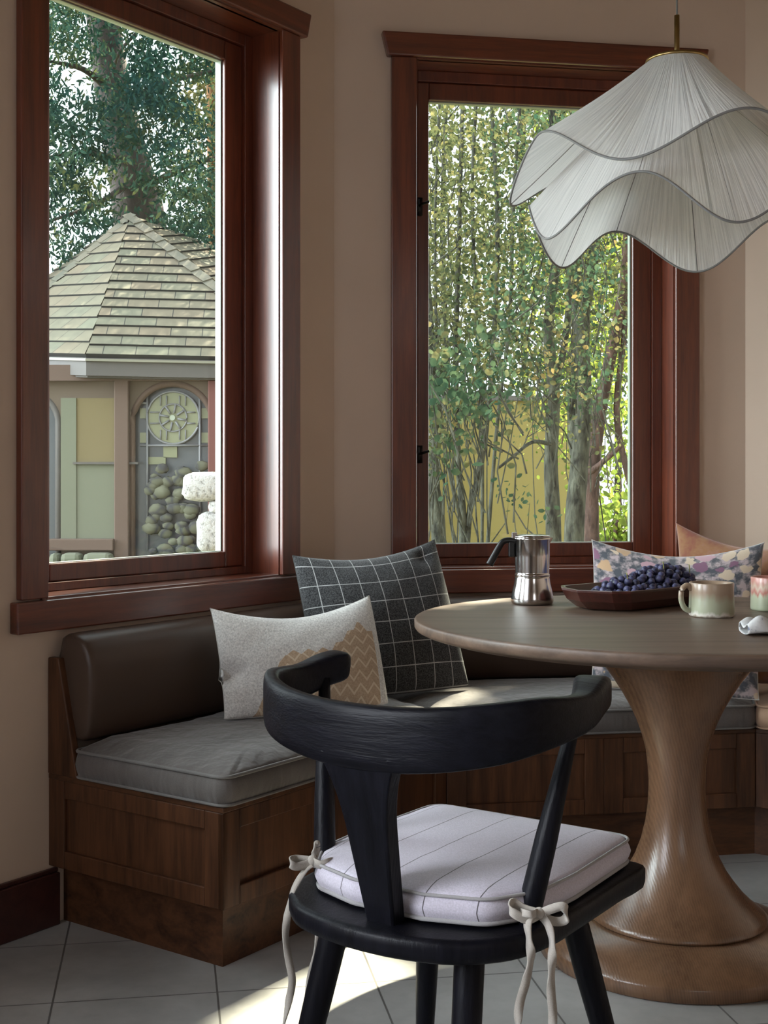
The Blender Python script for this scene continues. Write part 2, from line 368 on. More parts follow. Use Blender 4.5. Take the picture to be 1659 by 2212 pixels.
def framed(F, a0, a1, n, name, parent, st=0.055, rl=0.042, rb=0.042, flip=False):
    """stiles and rails standing proud of a recessed panel, on the plane n of frame F"""
    m = MB()
    for (x0,x1,y0,y1) in ((a0,a0+st,ZK,ZD-0.012),(a1-st,a1,ZK,ZD-0.012),(a0+st,a1-st,ZK,ZK+rb),(a0+st,a1-st,ZD-0.012-rl,ZD-0.012)):
        m.fbox(F, x0, x1, n-0.016, n, y0, y1)
    f = m.build(name, BENCHW, parent, bev=0.0025)
    mm = MB(); g = 0.0
    mm.fbox(F, a0+st, a1-st, n-0.016, n-0.010, ZK+rb, ZD-0.012-rl); mm.build('panel', BENCHW, f)
    return f
FE = Frame(FA(S0, 0, 0)+inward(dA)*NB, -inward(dA))     # end face: frame whose inward normal points to -dA
FE.n = -dA
framed(FE, 0.0, NB, 0.0, 'end_panel', bq)
iab = inter(FA, NB, FB, NB); ibc = inter(FB, NB, FC, NB)
sAB = (iab-P0).dot(dA); tAB = (iab-CAB).dot(dB); tBC = (ibc-CAB).dot(dB); cBC = (ibc-CBC).dot(dC)
framed(FA, S0, S0+(sAB-S0)/2, NB, 'front_panel', bq); framed(FA, S0+(sAB-S0)/2, sAB, NB, 'front_panel', bq)
mid = (tAB+tBC)/2
framed(FB, tAB, mid, NB, 'front_panel', bq); framed(FB, mid, tBC, NB, 'front_panel', bq)
framed(FC, cBC, cBC+0.6, NB, 'front_panel', bq)
# wooden wing at the open end of the back
w = MB(); prof = [(0.002,ZD),(0.105,ZD),(0.040,0.640),(0.002,0.640)]
vs = [FA(S0-0.004, n, z) for n, z in prof]+[FA(S0+0.016, n, z) for n, z in prof]
w.add(vs, [(0,1,2,3),(7,6,5,4),(0,4,5,1),(1,5,6,2),(2,6,7,3),(3,7,4,0)]).build('end_wing', BENCHW, bq, bev=0.003)

def resample_round(poly, r, k=6, step=0.03):
    n = len(poly); out = []
    for i in range(n):
        p0, p1, p2 = Vector(poly[i-1]).to_2d(), Vector(poly[i]).to_2d(), Vector(poly[(i+1)%n]).to_2d()
        ri = r[i] if hasattr(r,'__len__') else r
        a, c = (p0-p1).normalized(), (p2-p1).normalized()
        ang = math.acos(max(-1,min(1,a.dot(c)))); tl = min(ri/math.tan(ang/2), 0.45*min((p0-p1).length,(p2-p1).length)); 
        s, e = p1+a*tl, p1+c*tl
        for j in range(k+1):
            u = j/k; out.append((s*(1-u)**2+p1*2*u*(1-u)+e*u*u))
    res = []
    for i in range(len(out)):
        a, c = out[i], out[(i+1)%len(out)]; L = (c-a).length; m = max(1, int(L/step))
        for j in range(m): res.append(a+(c-a)*j/m)
    return res
def cushion(name, poly, z0, z1, r, m, parent=None, crown=0.02, bulge=0.008, wob=0.0, pipe=None, seed=1, step=0.02, uv=False):
    o2 = resample_round([(p[0],p[1],0) for p in poly], r, step=step); n = len(o2)
    c = sum(o2, Vector((0,0)))/n; rn = random.Random(seed); ph = [rn.uniform(0,6.28) for _ in range(4)]
    normals = []
    for i in range(n):
        d = (o2[(i+1)%n]-o2[i-1]).normalized(); nn = Vector((d.y,-d.x)); 
        if nn.dot(o2[i]-c) < 0: nn = -nn
        normals.append(nn)
    rings = [(0.0,-0.012,0,0),(0.0,-0.004,0.002,1),(bulge*0.7,0,0.3,1),(bulge,0,0.55,1),(bulge*0.7,0,0.8,1),(0.0,0,1.0,1)]
    V = []; Fc = []
    h = z1-z0
    def ringv(off, z, sc=None):
        for i in range(n):
            p = o2[i]+normals[i]*off if sc is None else c+(o2[i]-c)*sc
            V.append(Vector((p.x,p.y,z(i) if callable(z) else z)))
    ringv(-0.010, z0); ringv(-0.002, z0+0.004)
    for off, u in ((bulge*0.6,0.3),(bulge,0.5),(bulge*0.6,0.72),(0.0,0.93),(-0.004,1.0)):
        ringv(off, z0+0.004+(h-0.004)*u)
    for sc in (0.985,0.96,0.92,0.86,0.78,0.66,0.5,0.3,0.12):
        e = (1-sc)
        hh = crown*(1-math.exp(-e*9))
        def zf(i, sc=sc, hh=hh):
            s = i/n*6.283
            w_ = wob*math.exp(-((1-sc)/0.12))*(math.sin(s*37+ph[0])+0.7*math.sin(s*61+ph[1]))*((1-sc)*18 if sc>0.94 else 1)
            return z1+hh+w_+wob*1.3*math.sin(3*o2[i].x*sc*4+ph[2])*math.sin(o2[i].y*sc*9+ph[3])*(1 if sc<0.9 else 0.3)
        ringv(0, zf, sc)
    R = len(V)//n
    for k in range(R-1):
        for i in range(n): Fc.append((k*n+i, k*n+(i+1)%n, (k+1)*n+(i+1)%n, (k+1)*n+i))
    Fc.append(tuple(range(n-1,-1,-1))); V.append(Vector((c.x,c.y,z1+crown))); 
    for i in range(n): Fc.append(((R-1)*n+i, (R-1)*n+(i+1)%n, len(V)-1))
    ob = fixn(mesh(name, V, Fc, m, parent, smooth=True))
    if pipe:
        pts = [Vector((o2[i].x+normals[i].x*0.001, o2[i].y+normals[i].y*0.001, z1+0.001)) for i in range(n)]
        pts.append(pts[0]); mb = MB().tube(pts, 0.0042 if not parent else 0.0026, 6, cap=False); mb.build('piping', pipe, ob, smooth=True)
        pts = [Vector((o2[i].x+normals[i].x*0.000, o2[i].y+normals[i].y*0.000, z0+0.005)) for i in range(n)]
        pts.append(pts[0]); mb = MB().tube(pts, 0.0035, 6, cap=False); mb.build('piping', pipe, ob, smooth=True)
    return ob
NC = NB+0.012; nb_ = 0.10
ZC = 0.428
g = 0.003
def quad(*ps): return [(p.x,p.y) for p in ps]
ab0, ab1 = inter(FA,nb_,FB,nb_), inter(FA,NC,FB,NC); bc0, bc1 = inter(FB,nb_,FC,nb_), inter(FB,NC,FC,NC)
ca_ = cushion('seat_cushion', quad(FA(S0-0.006,nb_,0),FA(S0-0.006,NC,0),ab1-dA*g,ab0-dA*g), ZD, ZC, [0.02,0.03,0.02,0.02], SEATF, crown=0.030, bulge=0.006, wob=0.0036, pipe=PIPE, seed=3)
tag(ca_, 'dark grey piped seat cushion on the bench under the left window', 'cushion')
cb_ = cushion('seat_cushion', quad(ab0+dB*g,ab1+dB*g,bc1-dB*g,bc0-dB*g), ZD, ZC, [0.02,0.02,0.04,0.02], SEATF, crown=0.028, bulge=0.008, wob=0.0015, pipe=PIPE, seed=5)
tag(cb_, 'grey piped seat cushion behind the pedestal table, below the back window', 'cushion')
cc_ = cushion('seat_cushion', quad(bc0+dC*g,bc1+dC*g,FC(CL,NC,0),FC(CL,nb_,0)), ZD, ZC, [0.02,0.04,0.04,0.02], TANF, crown=0.028, bulge=0.008, wob=0.0015, pipe=TANF, seed=6)
tag(cc_, 'tan seat cushion at the right edge beside the floral pillow', 'cushion')
# back bolsters
PR = [(0.010,0.440),(0.112,0.440),(0.127,0.47),(0.134,0.53),(0.137,0.59),(0.135,0.635),(0.124,0.668),(0.102,0.690),(0.072,0.699),(0.040,0.698),(0.014,0.690)]
def bolster(segs, label, open_end=False):
    """segs: list of functions k -> world point of the profile at a station"""
    V = []; Fc = []; n = len(PR)
    for fn in segs:
        for (nn, z) in PR: V.append(fn(nn, z))
    for k in range(len(segs)-1):
        for i in range(n): Fc.append((k*n+i,k*n+(i+1)%n,(k+1)*n+(i+1)%n,(k+1)*n+i))
    Fc.append(tuple(range(n))); Fc.append(tuple((len(segs)-1)*n+i for i in range(n)))
    o = fixn(mesh('back_cushion', V, Fc, LEATH, None, smooth=True, sub=1)); tag(o, label, 'cushion'); return o
def stationA(s, sc=1.0):
    def f(nn, z):
        n2 = 0.07+(nn-0.07)*sc; z2 = 0.57+(z-0.57)*sc; return FA(s, n2, z2)
    return f
def mitre(F, G, off, d):
    def f(nn, z):
        p = inter(F, nn, G, nn)+d*off; return Vector((p.x,p.y,z))
    return f
def stationC(s):
    return lambda nn, z: FC(s, nn, z)
bolster([stationA(S0+0.012,0.90),stationA(S0+0.017,0.97),stationA(S0+0.035,1.0),stationA(S0+0.06),stationA(S0+0.35),stationA(S0+0.7),mitre(FA,FB,-0.03,dA),mitre(FA,FB,-0.004,dA),mitre(FA,FB,-0.003,dA)], 'rolled dark leather back cushion under the left window')
bolster([mitre(FA,FB,0.003,dB),mitre(FA,FB,0.004,dB),mitre(FA,FB,0.03,dB),lambda nn,z: FB(0.4,nn,z),lambda nn,z: FB(0.9,nn,z),mitre(FB,FC,-0.03,dB),mitre(FB,FC,-0.004,dB),mitre(FB,FC,-0.003,dB)], 'rolled dark leather back cushion along the back window wall')
bolster([mitre(FB,FC,0.003,dC),mitre(FB,FC,0.004,dC),mitre(FB,FC,0.03,dC),stationC(0.5),stationC(CL-0.02),stationC(CL)], 'rolled back cushion at the right edge behind the rust pillow')

# ------------------------------------------------------------------ table
TC = Vector((0.663, 2.934, 0)); TR = 0.594
tb = thing('pedestal_table', TC, 'round dark oak dining table on a trumpet pedestal', 'table')
MB().lathe([(TR-0.10,0.706),(TR-0.045,0.713),(TR-0.012,0.7225),(TR-0.003,0.727),(TR,0.732),(TR+0.0005,0.745),(TR-0.001,0.7485),(TR-0.0035,0.750),(TR-0.02,0.7502)], TC, 160).build('tabletop', TABLET, tb, smooth=True)
ped = [(0.190,0.078),(0.1985,0.081),(0.200,0.086),(0.192,0.094),(0.172,0.109),(0.150,0.130),(0.130,0.154),(0.110,0.182),(0.0935,0.214),(0.080,0.250),(0.0705,0.290),(0.0650,0.330),(0.0632,0.370),(0.0645,0.410),(0.069,0.450),(0.078,0.487),(0.090,0.520),(0.105,0.552),(0.124,0.585),(0.145,0.617),(0.167,0.645),(0.190,0.667),(0.205,0.676),(0.206,0.690),(0.212,0.694),(0.212,0.713)]
MB().lathe(ped, TC, 96).build('pedestal', TABLEW, tb, smooth=True)
MB().lathe([(0.306,0.0),(0.3105,0.003),(0.311,0.028),(0.308,0.033),(0.300,0.039),(0.288,0.048),(0.268,0.058),(0.240,0.068),(0.215,0.0755),(0.199,0.079),(0.05,0.080)], TC, 96).build('plinth', TABLEW, tb, smooth=True)

# ------------------------------------------------------------------ pendant lamp
LC = Vector((0.663, 2.934, 0))
SHADE = bpy.data.materials.new('pleated_silk'); SHADE.use_nodes = True; t = SHADE.node_tree; t.nodes.clear()
o_ = nd(t, 'ShaderNodeOutputMaterial'); dfs = nd(t, 'ShaderNodeBsdfDiffuse'); trl = nd(t, 'ShaderNodeBsdfTranslucent'); mx_ = nd(t, 'ShaderNodeMixShader'); mx_.inputs[0].default_value = 0.45
dfs.inputs[0].default_value = (0.80, 0.79, 0.77, 1); trl.inputs[0].default_value = (0.93, 0.92, 0.90, 1)
uvn = nd(t, 'ShaderNodeTexCoord'); mp_ = nd(t, 'ShaderNodeMapping'); mp_.inputs['Scale'].default_value = (1, 0.004, 1)
t.links.new(uvn.outputs['UV'], mp_.inputs[0]); nn_ = noise(t, mp_.outputs[0], 300, 2, 0.6)
bp_ = nd(t, 'ShaderNodeBump'); bp_.inputs['Strength'].default_value = 1.0; bp_.inputs['Distance'].default_value = 0.004
t.links.new(nn_.outputs[0], bp_.inputs['Height']); t.links.new(bp_.outputs[0], dfs.inputs['Normal'])
rc_ = ramp(t, [(0.34,(0.62,0.62,0.62)),(0.60,(0.95,0.94,0.92))]); t.links.new(nn_.outputs[0], rc_.inputs[0]); t.links.new(rc_.outputs[0], dfs.inputs[0])
t.links.new(dfs.outputs[0], mx_.inputs[1]); t.links.new(trl.outputs[0], mx_.inputs[2]); t.links.new(mx_.outputs[0], o_.inputs[0])
WIRE, _, _ = mat('shade_wire_binding', (0.22, 0.215, 0.21), 0.7)
def ring_curve(fn, N=288): return [fn(2*PI*i/N) for i in range(N)]
def psi(th): return th   # th=0 faces the camera, positive to the right
def pt(th, r, z): return LC+Vector((r*math.sin(th), -r*math.cos(th), z))
D2R = PI/180
def periodic(ctrl, th, k):
    """cosine interpolation between the high and low points of a hem"""
    d = math.degrees((th+PI)%(2*PI)-PI); c = sorted(ctrl); n = len(c)
    for i in range(n):
        a0, a1 = c[i], c[(i+1)%n]; x0 = a0[0]; x1 = a1[0]+(360 if i == n-1 else 0); dd = d+360 if (i == n-1 and d < x0) else d
        if x0 <= dd <= x1:
            u = 0.5-0.5*math.cos(PI*(dd-x0)/(x1-x0)); return a0[k]*(1-u)+a1[k]*u
    return c[0][k]
H1 = [(-145,0.345,1.80),(-103,0.378,1.705),(-72,0.338,1.822),(-30,0.325,1.722),(14,0.330,1.815),(55,0.335,1.722),(98,0.350,1.812),(140,0.335,1.725),(178,0.345,1.81)]
H1 = [h for h in H1]
H2 = [(-166,0.330,1.686),(-135,0.326,1.581),(-100,0.333,1.694),(-68,0.328,1.588),(-26,0.332,1.692),(8,0.328,1.584),(45,0.332,1.690),(84,0.328,1.588),(123,0.332,1.692),(158.5,0.326,1.582)]
def w1(th): return (periodic(H1, th, 1), periodic(H1, th, 2))
def w2(th): return (periodic(H2, th, 1), periodic(H2, th, 2))
def skin(fa, fb, bow, nu=14, N=288, ztop=None):
    V = []; UV = []; Fc = []
    for k in range(nu+1):
        u = k/nu
        for i in range(N):
            th = 2*PI*i/N; (ra, za), (rb, zb) = fa(th), fb(th)
            r = ra+(rb-ra)*u+bow*math.sin(PI*u); z = za+(zb-za)*u
            V.append(pt(th, r, z)); UV.append((i/N, u))
    for k in range(nu):
        for i in range(N): Fc.append((k*N+i, k*N+(i+1)%N, (k+1)*N+(i+1)%N, (k+1)*N+i))
    return V, Fc, UV
lamp = thing('pendant_lamp', LC+Vector((0,0,1.50)), 'large white pleated pendant shade with wavy scalloped tiers over the table', 'lamp')
MB().lathe([(0.0695,2.008),(0.0705,2.011),(0.0695,2.015),(0.06,2.017)], LC, 48).build('top_plate', BRASS, lamp, smooth=True)
MB().tube([LC+Vector((0,0,1.95)), LC+Vector((0,0,2.115))], 0.0060, 16).build('stem', BRASS, lamp, smooth=True)
MB().tube([LC+Vector((0,0,2.115)), LC+Vector((0,0,HCEIL-0.02))], 0.0024, 10).build('cord', PIPE, lamp, smooth=True)
MB().lathe([(0.055,HCEIL-0.022),(0.058,HCEIL-0.018),(0.058,HCEIL-0.001)], LC, 32).build('ceiling_rose', BRASS, lamp, smooth=True)
top = lambda th: (0.067, 2.009)
V, Fc, UV = skin(top, w1, -0.010, 26); s1 = mesh('upper_shade_tier', V, Fc, SHADE, lamp, smooth=True, uvs=UV)
itop = lambda th: (0.150, 1.870)
V, Fc, UV = skin(itop, w2, 0.004, 22); s2 = mesh('lower_shade_tier', V, Fc, SHADE, lamp, smooth=True, uvs=UV)
for fn, sh in ((w1, s1), (w2, s2)):
    pts = [pt(2*PI*i/240, fn(2*PI*i/240)[0], fn(2*PI*i/240)[1]) for i in range(240)]; pts.append(pts[0])
    MB().tube(pts, 0.0027, 6, cap=False).build('hem_wire', WIRE, sh, smooth=True)
for ctrl, fa, fb, bow, sh, e in ((H1, top, w1, -0.010, s1, -0.0008), (H2, itop, w2, 0.004, s2, -0.0008)):
    for c_ in ctrl:
        if ctrl is H1 and abs(c_[0]) < 100: continue
        th = c_[0]*D2R; a, b3 = fa(th), fb(th)
        MB().tube([pt(th, a[0]+(b3[0]-a[0])*u+bow*math.sin(PI*u)+e, a[1]+(b3[1]-a[1])*u) for u in [j/12 for j in range(13)]], 0.0010, 5).build('rib_wire', WIRE, sh, smooth=True)
MB().tube([pt(0,0.148,1.870),pt(PI,0.148,1.870)], 0.002, 6).tube([pt(PI/2,0.148,1.870),pt(-PI/2,0.148,1.870)], 0.002, 6).tube([LC+Vector((0,0,1.868)), LC+Vector((0,0,1.96))], 0.006, 8).build('inner_frame', BRASS, lamp, smooth=True)

# ------------------------------------------------------------------ dining chair
PHI = 0.599; CH = Vector((0.12, 2.04, 0))
ch = thing('dining_chair', CH, 'black stained oak chair with curved T-shaped back, seen from behind in the foreground', 'chair', rz=-PHI)
def L(x, y, z): return Vector((CH.x+x*math.cos(PHI)+y*math.sin(PHI), CH.y-x*math.sin(PHI)+y*math.cos(PHI), z))
ZS = 0.441
half = [(0.0,0.235),(0.12,0.235),(0.212,0.232),(0.217,0.12),(0.218,-0.02),(0.216,-0.11),(0.195,-0.185),(0.14,-0.243),(0.07,-0.268),(0.0,-0.275)]
outl = half+[(-x,y) for x,y in half[-2:0:-1]]
so_ = smoothpts([(x,y,0) for x,y in outl], 4, closed=True)
V = []; n = len(so_); Fc = []
for off, z in ((-0.012,ZS-0.036),(-0.003,ZS-0.031),(0.0,ZS-0.022),(0.0,ZS-0.007),(-0.004,ZS-0.001),(-0.011,ZS),(-0.05,ZS-0.001)):
    for p in so_:
        r = Vector((p.x,p.y)); r2 = r*(1+off/max(r.length,0.05)); V.append(L(r2.x,r2.y,z))
for k in range(6):
    for i in range(n): Fc.append((k*n+i,k*n+(i+1)%n,(k+1)*n+(i+1)%n,(k+1)*n+i))
Fc.append(tuple(range(n))); Fc.append(tuple(6*n+i for i in range(n)))
fixn(mesh('seat', V, Fc, BLACKW, ch, smooth=True))
# curved back rail; stations (x, y, top z, height, width)
st_ = [(0.226,0.004,0.776,0.022,0.036),(0.231,-0.008,0.782,0.046,0.056),(0.241,-0.040,0.778,0.050,0.050),(0.250,-0.082,0.768,0.052,0.038),(0.249,-0.128,0.769,0.060,0.029),(0.232,-0.180,0.773,0.074,0.026),(0.196,-0.224,0.769,0.083,0.025),(0.140,-0.255,0.762,0.087,0.025),(0.070,-0.272,0.757,0.090,0.025),(0.0,-0.277,0.756,0.091,0.026)]
full = [(-x,y,z,h,w_) for x,y,z,h,w_ in st_]+[s for s in st_[-2::-1]]
fx = smoothpts([(s[0],s[1],s[2]) for s in full], 5); fh = smoothpts([(s[3],s[4],0) for s in full], 5)
V = []; Fc = []; prof = [(-1,-1),(1,-1),(1,1),(-1,1)]
K = 20
for i, p in enumerate(fx):
    d = fx[min(i+1,len(fx)-1)]-fx[max(i-1,0)]; d = Vector((d.x,d.y)).normalized(); nn = Vector((d.y,-d.x)); h, w_ = fh[i].x, fh[i].y
    for j in range(K):
        a = 2*PI*(j+0.5)/K; c_, s_ = math.cos(a), math.sin(a); e = 0.42
        u = math.copysign(abs(c_)**e, c_)*w_/2; v = math.copysign(abs(s_)**e, s_)*h/2
        V.append(L(p.x+nn.x*u, p.y+nn.y*u, p.z-h/2+v))
m_ = len(fx)
for i in range(m_-1):
    for j in range(K): Fc.append((i*K+j,i*K+(j+1)%K,(i+1)*K+(j+1)%K,(i+1)*K+j))
Fc.append(tuple(range(K))); Fc.append(tuple((m_-1)*K+j for j in range(K)))
fixn(mesh('back_rail', V, Fc, BLACKR, ch, smooth=True))
# splat
V = []; Fc = []
for k in range(13):
    u = k/12; z = ZS-0.004+(0.690-ZS)*u; y = -0.222-0.050*u; wd = 0.0235+0.022*u+0.022*max(0,(u-0.55)/0.45)**2.2; th_ = 0.014-0.001*u
    for (sx, sy) in ((-1,-1),(-0.85,-1.15),(0.85,-1.15),(1,-1),(1,1),(-1,1)): V.append(L(wd*sx+0.010*(1-u), y+th_*sy, z))
for k in range(12):
    for j in range(6): Fc.append((k*6+j,k*6+(j+1)%6,(k+1)*6+(j+1)%6,(k+1)*6+j))
Fc.append(tuple(range(6))); Fc.append(tuple(72+j for j in range(6)))
fixn(mesh('splat', V, Fc, BLACKW, ch, bev=0.002))
for sx in (-1, 1):
    a, b3 = L(sx*0.178,-0.118,ZS-0.01), L(sx*0.228,-0.052,0.742)
    MB().tube([a+(b3-a)*u for u in (0,0.15,0.4,0.7,0.9,1.0)], [0.0165,0.0175,0.0165,0.0125,0.0100,0.0095], 16).build('back_post', BLACKW, ch, smooth=True)
for (tx,ty,bx,by) in ((-0.118,-0.160,-0.190,-0.235),(0.118,-0.170,0.150,-0.262),(-0.14,0.135,-0.200,0.205),(0.125,0.120,0.215,0.185)):
    a, b3 = L(tx,ty,ZS-0.03), L(bx,by,0.0)
    MB().tube([a+(b3-a)*u for u in (0,0.05,0.3,0.6,0.85,1.0)], [0.0215,0.0220,0.0215,0.0185,0.0155,0.0145], 18).build('leg', BLACKW, ch, smooth=True)

# seat pad
PAD, t, b = mat('striped_linen', (0.62,0.60,0.63), 0.9, 0.15, 0, 0, 0.2)
tc = nd(t,'ShaderNodeTexCoord'); mp = nd(t,'ShaderNodeMapping'); t.links.new(tc.outputs['Object'], mp.inputs[0])
sp = nd(t,'ShaderNodeSeparateXYZ'); t.links.new(mp.outputs[0], sp.inputs[0])
dv = nd(t,'ShaderNodeMath',operation='MULTIPLY_ADD'); dv.inputs[1].default_value = 1/0.074; dv.inputs[2].default_value = 0.15+10; t.links.new(sp.outputs[0], dv.inputs[0])
fr = nd(t,'ShaderNodeMath',operation='FRACT'); t.links.new(dv.outputs[0], fr.inputs[0])
ls = nd(t,'ShaderNodeMath',operation='LESS_THAN'); ls.inputs[1].default_value = 0.022; t.links.new(fr.outputs[0], ls.inputs[0])
nz = noise(t, coords(t), 420, 2); rp = ramp(t, [(0.35,(0.54,0.51,0.58)),(0.7,(0.66,0.62,0.71))]); t.links.new(nz.outputs[0], rp.inputs[0])
mc = nd(t,'ShaderNodeMixRGB'); mc.inputs[2].default_value = (0.12,0.11,0.12,1); t.links.new(ls.outputs[0], mc.inputs[0]); t.links.new(rp.outputs[0], mc.inputs[1]); t.links.new(mc.outputs[0], b.inputs['Base Color'])
bump(t, b, nz.outputs[0], 0.25, 0.0015)
TIE = fabric('linen_tie', (0.33,0.30,0.26), (0.50,0.46,0.41), 600, 0.9, 0.2)
pad = thing('seat_pad', L(0,0,ZS), 'pale lilac-grey striped linen seat pad tied onto the black chair', 'cushion', rz=-PHI)
hp = [(0.190,0.232),(0.198,0.0),(0.192,-0.10),(0.150,-0.175),(0.06,-0.205)]
pp = [L(x,y,0) for x,y in hp]+[L(-x,y,0) for x,y in hp[::-1]]
PADPIPE = fabric('linen_piping', (0.30,0.29,0.29), (0.42,0.41,0.41), 600, 0.9, 0.2)
cushion('pad', [(p.x,p.y) for p in pp], ZS+0.001, ZS+0.040, [0.035,0.2,0.06,0.05,0.05,0.05,0.05,0.06,0.2,0.035], PAD, pad, crown=0.016, bulge=0.006, wob=0.0006, pipe=PADPIPE, seed=9, step=0.012)
def ribbon(P, width, name, parent, twist=0.0, nx=7, side=None, th=0.0012):
    pts = smoothpts(P, nx); n = len(pts); V = []; Fc = []
    for i, p in enumerate(pts):
        d = (pts[min(i+1,n-1)]-pts[max(i-1,0)]).normalized()
        s = (side or Vector((1,-0.25,0))); s = (s-d*s.dot(d)).normalized(); q = d.cross(s)
        a = twist*math.sin(i/n*9.0)+twist*0.4*math.sin(i/n*23+1)
        sv = s*math.cos(a)+q*math.sin(a); nv = d.cross(sv).normalized()
        for (u, v) in ((-1,-1),(-0.4,-0.6),(0.4,-0.6),(1,-1),(1,1),(-1,1)): V.append(p+sv*(width/2*u)+nv*(th*v))
    for i in range(n-1):
        for j in range(6): Fc.append((i*6+j,i*6+(j+1)%6,(i+1)*6+(j+1)%6,(i+1)*6+j))
    Fc.append(tuple(range(6))); Fc.append(tuple((n-1)*6+j for j in range(6)))
    return fixn(mesh(name, V, Fc, TIE, parent, smooth=True))
# left bow at the left post, right bow at the right post
def tie(cx, cy, D, loops, tails, wrap):
    k = thing('tmp', (0,0,0)); bpy.data.objects.remove(k)
    kn = MB()
    c = at(cx, cy, D); V = []
    kn.lathe([(0.001,-0.008),(0.006,-0.006),(0.0085,0),(0.006,0.006),(0.001,0.008)], c, 12); tp = kn.build('bow', TIE, pad, smooth=True)
    for lp, wd in loops: ribbon([at(x,y,D+dd) for x,y,dd in lp], wd, 'loop', tp, 0.15, side=Vector((0,0,1)))
    for tl, wd in tails: ribbon([at(x,y,D+dd) for x,y,dd in tl], wd, 'tail', tp, 0.9)
    for wl, wd in wrap: ribbon([at(x,y,D+dd) for x,y,dd in wl], wd, 'wrap', tp, 0.1, side=Vector((0,0,1)))
tie(676,1858,1.985,
    [([(678,1862,0),(660,1868,-.005),(640,1872,-.012),(629,1866,-.014),(628,1859,-.006),(640,1856,0.004),(660,1857,.004),(678,1860,0)],.0125),
     ([(677,1855,0),(679,1838,0),(682,1824,.004),(686,1822,.006),(686,1838,.006),(681,1852,.003)],.008)],
    [([(674,1868,-.004),(655,1886,-.008),(633,1925,-.012),(622,1970,-.014),(617,2020,-.014),(623,2070,-.016),(631,2120,-.018),(622,2170,-.02),(608,2240,-.02),(600,2330,-.02)],.0115),
     ([(678,1868,.05),(690,1900,.09),(688,1960,.11),(687,2010,.10),(682,2060,.09),(669,2110,.08),(662,2170,.06),(652,2230,.05),(645,2300,.05)],.009)],
    [([(676,1860,-.003),(692,1868,-.014),(712,1862,-.008),(727,1860,.02),(735,1862,.05)],.0125)])
tie(1165,1972,1.795,
    [([(1166,1974,0),(1140,1986,-.006),(1112,1974,-.010),(1101,1962,-.004),(1108,1950,.006),(1130,1962,.006),(1160,1972,.002)],.0125),
     ([(1168,1974,0),(1190,1964,-.006),(1215,1958,-.010),(1224,1972,-.006),(1219,1988,0),(1196,1990,.004),(1172,1980,.002)],.0125)],
    [([(1152,1978,-.004),(1140,1995,-.010),(1143,2030,-.012),(1147,2070,-.012),(1136,2120,-.012),(1122,2170,-.013),(1117,2230,-.014),(1112,2300,-.014)],.0125),
     ([(1172,1980,-.002),(1186,2002,-.010),(1193,2040,-.012),(1192,2090,-.012),(1190,2140,-.013),(1194,2190,-.013),(1192,2250,-.013),(1190,2310,-.013)],.0125)],
    [([(1160,1970,0),(1150,1975,-.02),(1132,1972,-.015),(1120,1968,.02)],.010)])

# ------------------------------------------------------------------ pillows
def pillow(TL, TR, BR, BL, thick, m, name, label, sag=(0.05,0.05,0.06,0.06), face=None, n=36, seed=0, dent=None, trim=None, seam=None):
    """corner points in the world; the edges draw inwards between the pointed corners"""
    rn = random.Random(seed); V = []; UV = []; Fc = []
    ctr = (TL+TR+BR+BL)/4
    N = (TR-TL).cross(BL-TL).normalized()
    if N.dot(Vector((0,0,HC))-ctr) < 0: N = -N
    ph = [rn.uniform(0,6.28) for _ in range(6)]
    def base(u, v):
        return (TL*(1-u)+TR*u)*(1-v)+(BL*(1-u)+BR*u)*v
    def par(k): return 0.5-0.5*math.cos(PI*k/n)
    for side in (1, -1):
        for j in range(n+1):
            for i in range(n+1):
                u, v = par(i), par(j)
                if side == -1 and (i in (0,n) or j in (0,n)): V.append(None); UV.append((u,v)); continue
                e = lambda x: math.sin(PI*x)**0.45 if 0<x<1 else 0.0
                e1 = lambda x: math.sin(PI*x)**0.9 if 0<x<1 else 0.0
                du = sag[0]*e(v)*(1-u)**2 - sag[1]*e(v)*u**2
                dv_ = sag[2]*e1(u)*(1-v)**2 - sag[3]*e(u)*v**2
                p = base(u+du, v+dv_)
                a, c_ = 4*u*(1-u), 4*v*(1-v)
                h = thick/2*(max(a,0)**0.42)*(max(c_,0)**0.42)*(0.75+0.25*a*c_)
                h *= 1-0.35*(1-a)**3*(1-c_)**3
                h *= 0.92+0.06*math.sin(7*u+ph[0])*math.sin(5*v+ph[1])+0.03*math.sin(17*u+ph[2]+4*v)*math.sin(13*v+ph[3])
                # corner wrinkles
                if dent:
                    for (ux, vx, rr_, dp) in dent: h -= dp*math.exp(-(((u-ux)**2+(v-vx)**2)/rr_**2))
                V.append(p+N*h*side*(1.0 if side==1 else 0.8)); UV.append((u,v))
    idx = lambda s, i, j: (s*(n+1)*(n+1)+j*(n+1)+i) if not (s==1 and (i in (0,n) or j in (0,n))) else (j*(n+1)+i)
    for s in (0,1):
        for j in range(n):
            for i in range(n):
                q = (idx(s,i,j),idx(s,i+1,j),idx(s,i+1,j+1),idx(s,i,j+1)); Fc.append(q if s==0 else q[::-1])
    rm = {}; V2 = []; U2 = []
    for k, v_ in enumerate(V):
        if v_ is not None: rm[k] = len(V2); V2.append(v_); U2.append(UV[k])
    Fc = [tuple(rm[i] for i in f) for f in Fc]
    o = mesh(name, V2, Fc, m, None, smooth=True, uvs=U2); fixn(o); tag(o, label, 'pillow', None)
    if trim:
        loop = [V2[rm[i]] for i in range(n+1)]+[V2[rm[j*(n+1)+n]] for j in range(1,n+1)]+[V2[rm[n*(n+1)+i]] for i in range(n-1,-1,-1)]+[V2[rm[j*(n+1)]] for j in range(n-1,-1,-1)]
        MB().tube(loop, 0.0016, 5, cap=False).build('seam', trim, o, smooth=True)
    return o
